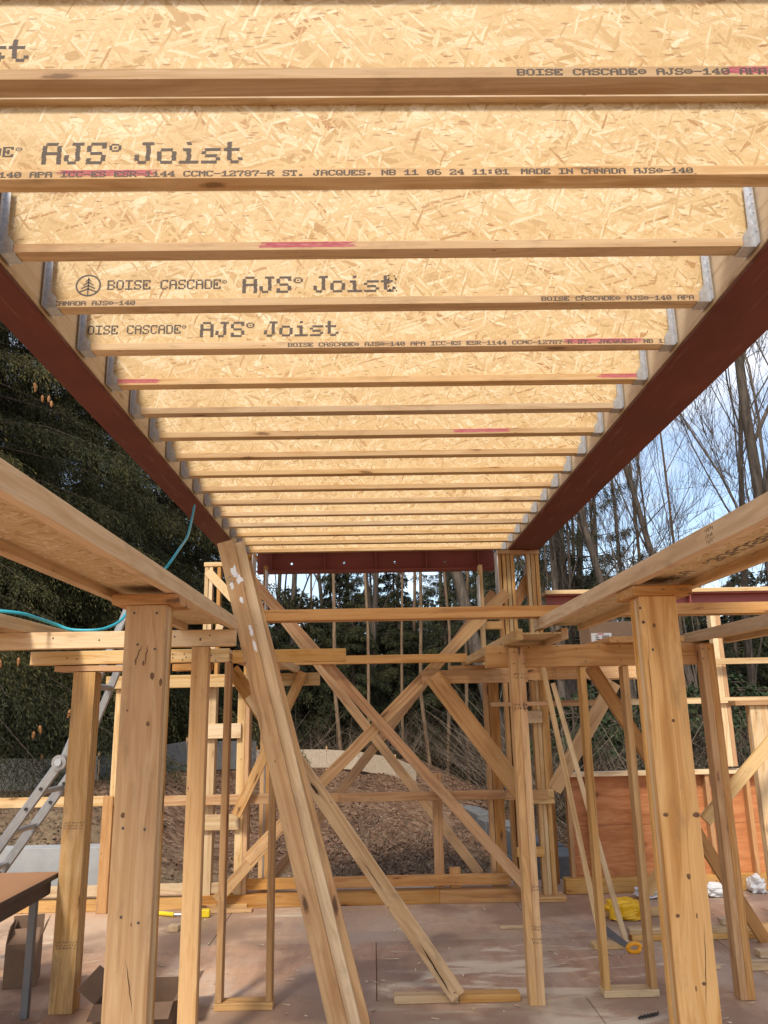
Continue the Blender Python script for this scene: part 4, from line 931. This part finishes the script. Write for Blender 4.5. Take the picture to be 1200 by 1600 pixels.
# ================================================================== WOODS
def conifer(seed, H, R, nq, ql, qw, droop=.35, hang=.4, z0=.06, nb=90, shape=.85, gap=.0):
    """needle sprays as slim kites along drooping boughs"""
    r = np.random.default_rng(seed)
    bz = np.sort(r.uniform(z0, .985, nb)); baz = (np.arange(nb)*2.399+r.normal(0,.35,nb)); bl = R*np.clip((1-bz),0,1)**shape*r.uniform(.72,1.1,nb)+.12
    m = 10; nt_ = nq//m                                              # every twig is a hanging string of short sprays
    p = bl**1.35; p /= p.sum(); b = r.choice(nb, nt_, p=p); t = r.uniform(.02,1,nt_)**.62; L = bl[b]
    az = baz[b]; rad = t*L; side = r.normal(0,1,nt_)*(.04+.15*L*(1-.5*t)*t**.5)
    z = bz[b]*H - droop*rad*t + .10*L*t**4 - np.abs(side)*.3 + r.normal(0,.03,nt_)
    ca, sa = np.cos(az), np.sin(az); P0 = np.stack([rad*ca - side*sa, rad*sa + side*ca, z], 1)
    s2 = np.sign(side)*r.uniform(.1,.9,nt_); out = r.uniform(.15,.9,nt_)
    D0 = np.stack([ca*out - sa*s2*.6, sa*out + ca*s2*.6, -r.uniform(.1,.5,nt_)], 1); D0 /= np.linalg.norm(D0,axis=1)[:,None]
    Lt = (hang*r.uniform(.35,1,nt_)*np.clip(L/R,.2,1))
    u = (np.arange(m)+.3)/m; U = u[None,:]*Lt[:,None]
    P = P0[:,None,:] + D0[:,None,:]*U[...,None]*.8; P[:,:,2] -= U*u[None,:]*.9
    P = P + r.normal(0,.012,P.shape); P = P.reshape(-1,3); n2 = len(P)
    fl_ = np.where(np.arange(n2)%2==0, 1, -1)[:,None]*np.repeat(np.cross(D0, [0,0,1.0]), m, 0)
    D = np.repeat(D0, m, 0)*.55 + np.repeat(np.stack([0*u,0*u,-u],1)[None],nt_,0).reshape(-1,3)*1.0 + fl_*r.uniform(.2,.9,(n2,1)) + r.normal(0,.22,(n2,3)); D /= np.linalg.norm(D,axis=1)[:,None]
    Wd = np.cross(D, r.normal(0,1,(n2,3))); Wd /= np.linalg.norm(Wd,axis=1)[:,None]
    ll = (ql*r.uniform(.55,1.25,n2))[:,None]; ww = (qw*r.uniform(.6,1.3,n2))[:,None]
    V = np.stack([P, P+D*ll*.4+Wd*ww, P+D*ll, P+D*ll*.45-Wd*ww], 1).reshape(-1,3)
    crown = fastmesh('crown', V, np.arange(4*n2).reshape(-1,4))
    tw = np.clip(.5*r.uniform(0,1,nt_) + .5*r.uniform(0,1,nb)[b], 0, 1); tint = np.clip(np.repeat(tw, m) + r.normal(0,.1,n2), 0, 1)
    at_ = crown.attributes.new('tint', 'FLOAT', 'POINT'); at_.data.foreach_set('value', np.repeat(tint, 4).astype(np.float32))
    # boughs
    parts = []
    for i in range(nb):
        l = bl[i]; c_, s_ = math.cos(baz[i]), math.sin(baz[i]); zz = bz[i]*H; parts.append(tube([(0,0,zz),(.5*l*c_,.5*l*s_,zz-droop*.25*l),(.95*l*c_,.95*l*s_,zz-droop*.85*l+.05*l)], [.012*H*.12+.012,.014,.006], 4, False))
    v, f = tube([(0,0,-.3),(0,0,H*.5),(0,0,H*.99)], [H*.016+.05,H*.010+.02,.015], 10)
    parts.insert(0, (v, [q for q in f if len(q) == 4])); V2, F2 = join(parts)
    return crown, fastmesh('trunk', np.array(V2), np.array(F2), smooth=True)
def place(name, label, group, x_, y_, crown, trunk, cm, tm, rot=0, sc=1.0, cat='tree'):
    t = thing(name, label, cat, (x_, y_, float(gz(x_, y_))), group); t.rotation_euler.z = rot; t.scale = (sc,)*3
    for nm, me, m in (('crown', crown, cm), ('trunk', trunk, tm)):
        if me is None: continue
        if not me.materials: me.materials.append(M[m])
        o = bpy.data.objects.new(nm, me); COL.objects.link(o); o.parent = t
    return t
# big spruces at left with cones
def cone_mesh():
    pr = [(.0,.006),(.02,.016),(.05,.02),(.09,.017),(.125,.008),(.135,.001)]; v = []; k = 8
    for i, (z, r) in enumerate(pr):
        for j in range(k): a = 2*math.pi*(j+.5*(i%2))/k; v.append((r*1.25*math.cos(a), r*1.25*math.sin(a), -z))
    return mesh('cone', v, [(i*k+j, (i+1)*k+j, (i+1)*k+(j+1)%k, i*k+(j+1)%k) for i in range(len(pr)-1) for j in range(k)])
CM = cone_mesh(); CM.materials.append(M['cone'])
spr = [conifer(11, 20, 5.2, 520000, .085, .0075, .42, .75, .03, 210, .62), conifer(12, 21, 4.6, 240000, .12, .011, .42, .8, .03, 190, .62)]
sl = [(-8.5,15.6,0,'huge spruce nearest at left, hung with orange cones'),(-6.6,20.5,1,'tall spruce just left of the left red beam end, behind the nearest one'),(-9.6,19.0,0,'spruce filling the gap behind the two nearest ones'),(-11.0,17.5,1,'spruce at the far left edge of the woods'),(-7.9,21.5,0,'spruce standing behind the nearest cone bearing one'),(-9.0,27.0,1,'spruce behind the left stud tower, farther back')]
for i, (x_, y_, k, lab) in enumerate(sl):
    t = place('spruce_tree', lab, 'spruces on the left', x_, y_, *spr[k], 'spruce', 'barkdark', i*1.3)
    if i < 2:
        co = np.empty(len(spr[k][0].vertices)*3, np.float32); spr[k][0].vertices.foreach_get('co', co); co = co.reshape(-1,3)[::4]; ca, sa = math.cos(i*1.3), math.sin(i*1.3)
        wx = co[:,0]*ca-co[:,1]*sa; wy = co[:,0]*sa+co[:,1]*ca; Rz = 5.2*np.clip(1-co[:,2]/20,0,1)**.62; rad = np.hypot(wx,wy)
        ok = np.where((wy < -.62*Rz) & (rad > .72*Rz) & (co[:,2] > .8) & (co[:,2] < 11) & (wx > -.6*Rz))[0]; g_ = np.random.default_rng(20+i)
        for c_ in g_.choice(ok, 46 if i == 0 else 16, replace=False):
            for q in range(g_.integers(2,6)):
                o = bpy.data.objects.new('cone', CM); COL.objects.link(o); o.parent = t; p_ = co[c_]
                o.location = (p_[0]+g_.uniform(-.16,.16), p_[1]+g_.uniform(-.16,.16), p_[2]-.08+g_.uniform(-.22,.1)); o.rotation_euler = (g_.uniform(-.2,.2), g_.uniform(-.2,.2), 0)
# mid and far hemlocks / pines
hem = [conifer(30+i, h_, r_, n_q, .15, .016, .25, .5, .02, 100, sh) for i, (h_, r_, n_q, sh) in enumerate(((6.5,2.2,50000,.8),(9,2.6,60000,.8),(12,3.0,70000,.85)))]
pin = [conifer(40+i, 15, 3.4, 60000, .15, .010, -.05, .3, .2, 80, .6) for i in range(2)]
r = random.Random(77)
spots = []
for y_ in (24.5, 27, 30, 33.5, 38, 43, 50):
    x_ = -y_*.55
    while x_ < y_*.62:
        spots.append((x_+r.uniform(-.9,.9), y_+r.uniform(-1.3,1.3))); x_ += r.uniform(1.9,3.3)*(y_/30)**.6
for i, (x_, y_) in enumerate(spots):
    k = r.choice((0,0,1)) if y_ < 33 else r.choice((0,1,1)) if y_ < 46 else r.choice((1,2))
    if x_ < -.21*y_: k = min(2, k+1)
    sc_h = r.uniform(.8,1.1) if x_ < -.21*y_ else (1.65+y_*r.uniform(.11,.20))/(6.5,9,12)[k]
    place('hemlock_tree', 'dark young evergreen in the dense woods behind the building', 'dark evergreens at the back of the woods', x_, y_, *hem[k], 'hemlock', 'barkdark', r.uniform(0,6), sc_h)
for i, (x_, y_, s, lab) in enumerate(((5.4,22,0.95,'pine behind the right red beam with sparse dark boughs and sky between'),(2.6,29,.62,'pine directly right of the crossing timbers, above the tie board'),(3.9,27,.8,'pine right of the stud tower'),(-.9,30,.62,'pine seen under the red cross beam left of centre'))):
    place('pine_tree', lab, 'pines in the woods', x_, y_, *pin[i%2], 'pineneedle', 'bark', i*1.1, s)
# bare trees
def bare(seed, H, r0, levels=4, fork=.3, spread=.5, twig=.010, nmax=2600):
    rr = random.Random(seed); T = []; Bp = []; cnt = [0]
    def grow(p, d, L, r_, lv):
        if cnt[0] > nmax: return
        n = 5 if lv < 2 else 3; pts = [p.copy()]; rad = [r_]; q = p.copy(); dd = d.copy()
        for i in range(n):
            dd = (dd + Vector((rr.gauss(0,.09),rr.gauss(0,.09),rr.gauss(.02,.06)))*(1 if lv else .45)).normalized(); q = q + dd*L/n; pts.append(q.copy()); rad.append(max(r_*(1-(.62 if lv else .55)*(i+1)/n), twig*.55))
        (T if lv == 0 else Bp).append(tube(pts, rad, 9 if lv == 0 else 5 if lv == 1 else 4 if lv == 2 else 3, False)); cnt[0] += 1
        if lv >= levels: return
        nc = (rr.randint(10,13), rr.randint(5,8), rr.randint(5,7), 5)[min(lv,3)]
        for c_ in range(nc):
            u = rr.uniform(fork if lv == 0 else .22, 1.0); k = min(int(u*n), n-1); base = pts[k].lerp(pts[k+1], u*n-k)
            a = rr.uniform(0, 6.283); perp = dd.orthogonal(); perp.rotate(Matrix.Rotation(a, 3, dd)); ang = rr.uniform(.35,.95)*spread*2
            nd = (dd*math.cos(ang)+perp*math.sin(ang)+Vector((0,0,.38))).normalized()
            grow(base, nd, L*rr.uniform(.34,.58)*(1.05-.35*u if lv == 0 else 1), max(rad[k]*rr.uniform(.24,.46), twig), lv+1)
        if lv == 0: grow(pts[-1], dd, L*.35, rad[-1], 1)
    grow(Vector((0,0,-.3)), Vector((rr.gauss(0,.03),rr.gauss(0,.03),1)), H, r0, 0)
    V1, F1 = join(T); V2, F2 = join(Bp)
    return fastmesh('crown', np.array(V2), np.array(F2)), fastmesh('trunk', np.array(V1), np.array(F1), smooth=True)
big = [bare(50+i, 11.5, .125, 4, .14, .32, .0054, 9000) for i in range(2)]
mid = [bare(60+i, 13, .12, 4, .32, .36, .005, 1300) for i in range(3)]
pole = [bare(70+i, 11, .058, 3, .35, .34, .004, 170) for i in range(3)]
bt = [(7.75,14.6,1.15,0,'large grey bare tree with thick trunk at the right edge'),(5.6,16.5,.85,1,'bare tree with many fine branches against the blue sky at right'),(4.6,19.5,.95,0,'bare tree rising just behind the right stud tower'),(9.5,20,1.0,1,'bare tree with spreading limbs past the right edge'),(7.7,18.5,.9,1,'slim bare tree beside the thick right trunk')]
for i, (x_, y_, s, k, lab) in enumerate(bt): place('bare_tree', lab, 'bare trees at right', x_, y_, *big[k], 'bark', 'bark', i*2.1, s)
bm = [(457,24),(577,25),(596,27),(775,24),(700,29),(508,31),(880,24),(960,27),(420,32),(820,33),(1010,30)]
for i, (px, y_) in enumerate(bm):
    p_ = at(px, 1150, Y=y_); place('bare_tree', 'bare grey trunked tree in the back woods, number %d counted from the left' % (sorted(q[0] for q in bm).index(px)+1), 'bare trees in the back woods', p_.x, y_, *mid[i%3], 'bark', 'bark', i*1.7, r.uniform(.85,1.15))
bp = [(487,25),(535,23),(576,23),(629,24),(672,21),(697,21.5),(730,21),(655,27),(850,24),(905,23),(940,26),(1010,22),(1080,23),(800,22)]
for i, (px, y_) in enumerate(bp):
    p_ = at(px, 1150, Y=y_); place('sapling', 'slender tan pole tree in the woods, number %d of the pole trees from the left' % (sorted(q[0] for q in bp).index(px)+1), 'slender pole trees in the woods', p_.x, y_, *pole[i%3], 'barktan', 'barktan', i*2.3, r.uniform(.85,1.25))
# leaning grey trunk behind the wide brace
v, f = tube([at(800,1240,Y=19), at(775,1130,Y=19), at(752,1050,Y=19.2), at(715,900,Y=19.5), at(690,760,Y=20)], [.21,.19,.17,.14,.1], 12)
t = thing('bare_tree', 'thick smooth grey trunk leaning left behind the wide brace', 'tree', at(800,1240,Y=19)); mk('trunk', mesh('trunk', v, f), M['bark'], Matrix(), t)
# leaf litter, brush
def litter(n, seed):
    r = np.random.default_rng(seed); y = 10.4+ (r.random(n)**1.2)*11; x = r.uniform(-.52,.36,n)*y*1.05; L = r.uniform(.012,.028,n); a = r.uniform(0,6.28,n); k = (x < -3) & (r.random(n) < .6); y = np.where(k, y+4, y)
    pat = np.sin(x*1.3+y*.7)+np.sin(x*2.9-y*1.7+1)*.7+np.sin(y*2.3+x*.4)*.6; far_ = np.where((pat < -.1) & (r.random(n) < .8), -2.0, 0.0)
    z = gz(x, y)+.03+far_*.1; ti = r.normal(0,.35,(n,2)); ux, uy = np.cos(a), np.sin(a); V = np.zeros((n,4,3))
    for i, (s, t_) in enumerate(((-1,0),(0,-.6),(1,0),(0,.6))):
        dx = ux*L*s-uy*L*t_; dy = uy*L*s+ux*L*t_; V[:,i,0] = x+dx; V[:,i,1] = y+dy; V[:,i,2] = z+dx*ti[:,0]+dy*ti[:,1]
    return fastmesh('leaf_litter', V.reshape(-1,3), np.arange(4*n).reshape(-1,4))
tag(mk('leaf_litter', litter(90000, 8), M['litter']), 'brown fallen leaves covering the slope behind the building', 'leaf litter', kind='stuff')
def brush(n, seed, x0, x1, y0, y1, h_, wd=.006):
    r = np.random.default_rng(seed); x = r.uniform(x0,x1,n); y = r.uniform(y0,y1,n); z = gz(x,y); d = r.normal(0,.55,(n,2)); L = r.uniform(.3,1,n)*h_; P = np.stack([x,y,z+r.uniform(0,.6,n)*h_*.6],1)
    D = np.stack([d[:,0],d[:,1],r.uniform(.3,1,n)],1)*L[:,None]; W = np.cross(D, r.normal(0,1,(n,3))); W /= np.linalg.norm(W,axis=1)[:,None]; W *= wd
    V = np.stack([P-W,P+W,P+D+W*.3,P+D-W*.3],1).reshape(-1,3)
    return fastmesh('underbrush', V, np.arange(4*n).reshape(-1,4))
tag(mk('underbrush', brush(9000, 9, 2.2, 11, 11, 22, 2.2), M['brush']), 'tangle of bare brown twigs beyond the low plywood wall', 'underbrush', kind='stuff')
tag(mk('underbrush', brush(5000, 10, -9, 3, 20.5, 30, 1.5), M['brush']), 'dry twigs along the foot of the woods behind the silt fence', 'underbrush', kind='stuff')
tag(mk('dry_grass', brush(1100, 12, -.6, 1.5, 9.2, 13.5, .3, .004), M['brush']), 'dry grass and stalks on the soil beside the block wall', 'dry grass', kind='stuff')
sh_ = conifer(90, 2.2, 1.3, 8000, .09, .03, .1, .3, .02, 40, .45)
for i, (px, y_, s) in enumerate(((900,15,1.0),(935,17,1.2),(985,14.5,.9),(1060,16,1.1),(1150,15.5,1.2))):
    p_ = at(px, 1180, Y=y_); place('evergreen_shrub', ['green shrub behind the wide short brace at right','green shrub between the studs of the right frame','green shrub left of the big right post','green shrub right of the big right post','green shrub at the right edge above the plywood wall'][i], 'green shrubs beyond the plywood wall', p_.x, y_, *sh_, 'shrub', 'barkdark', i, s, cat='shrub')
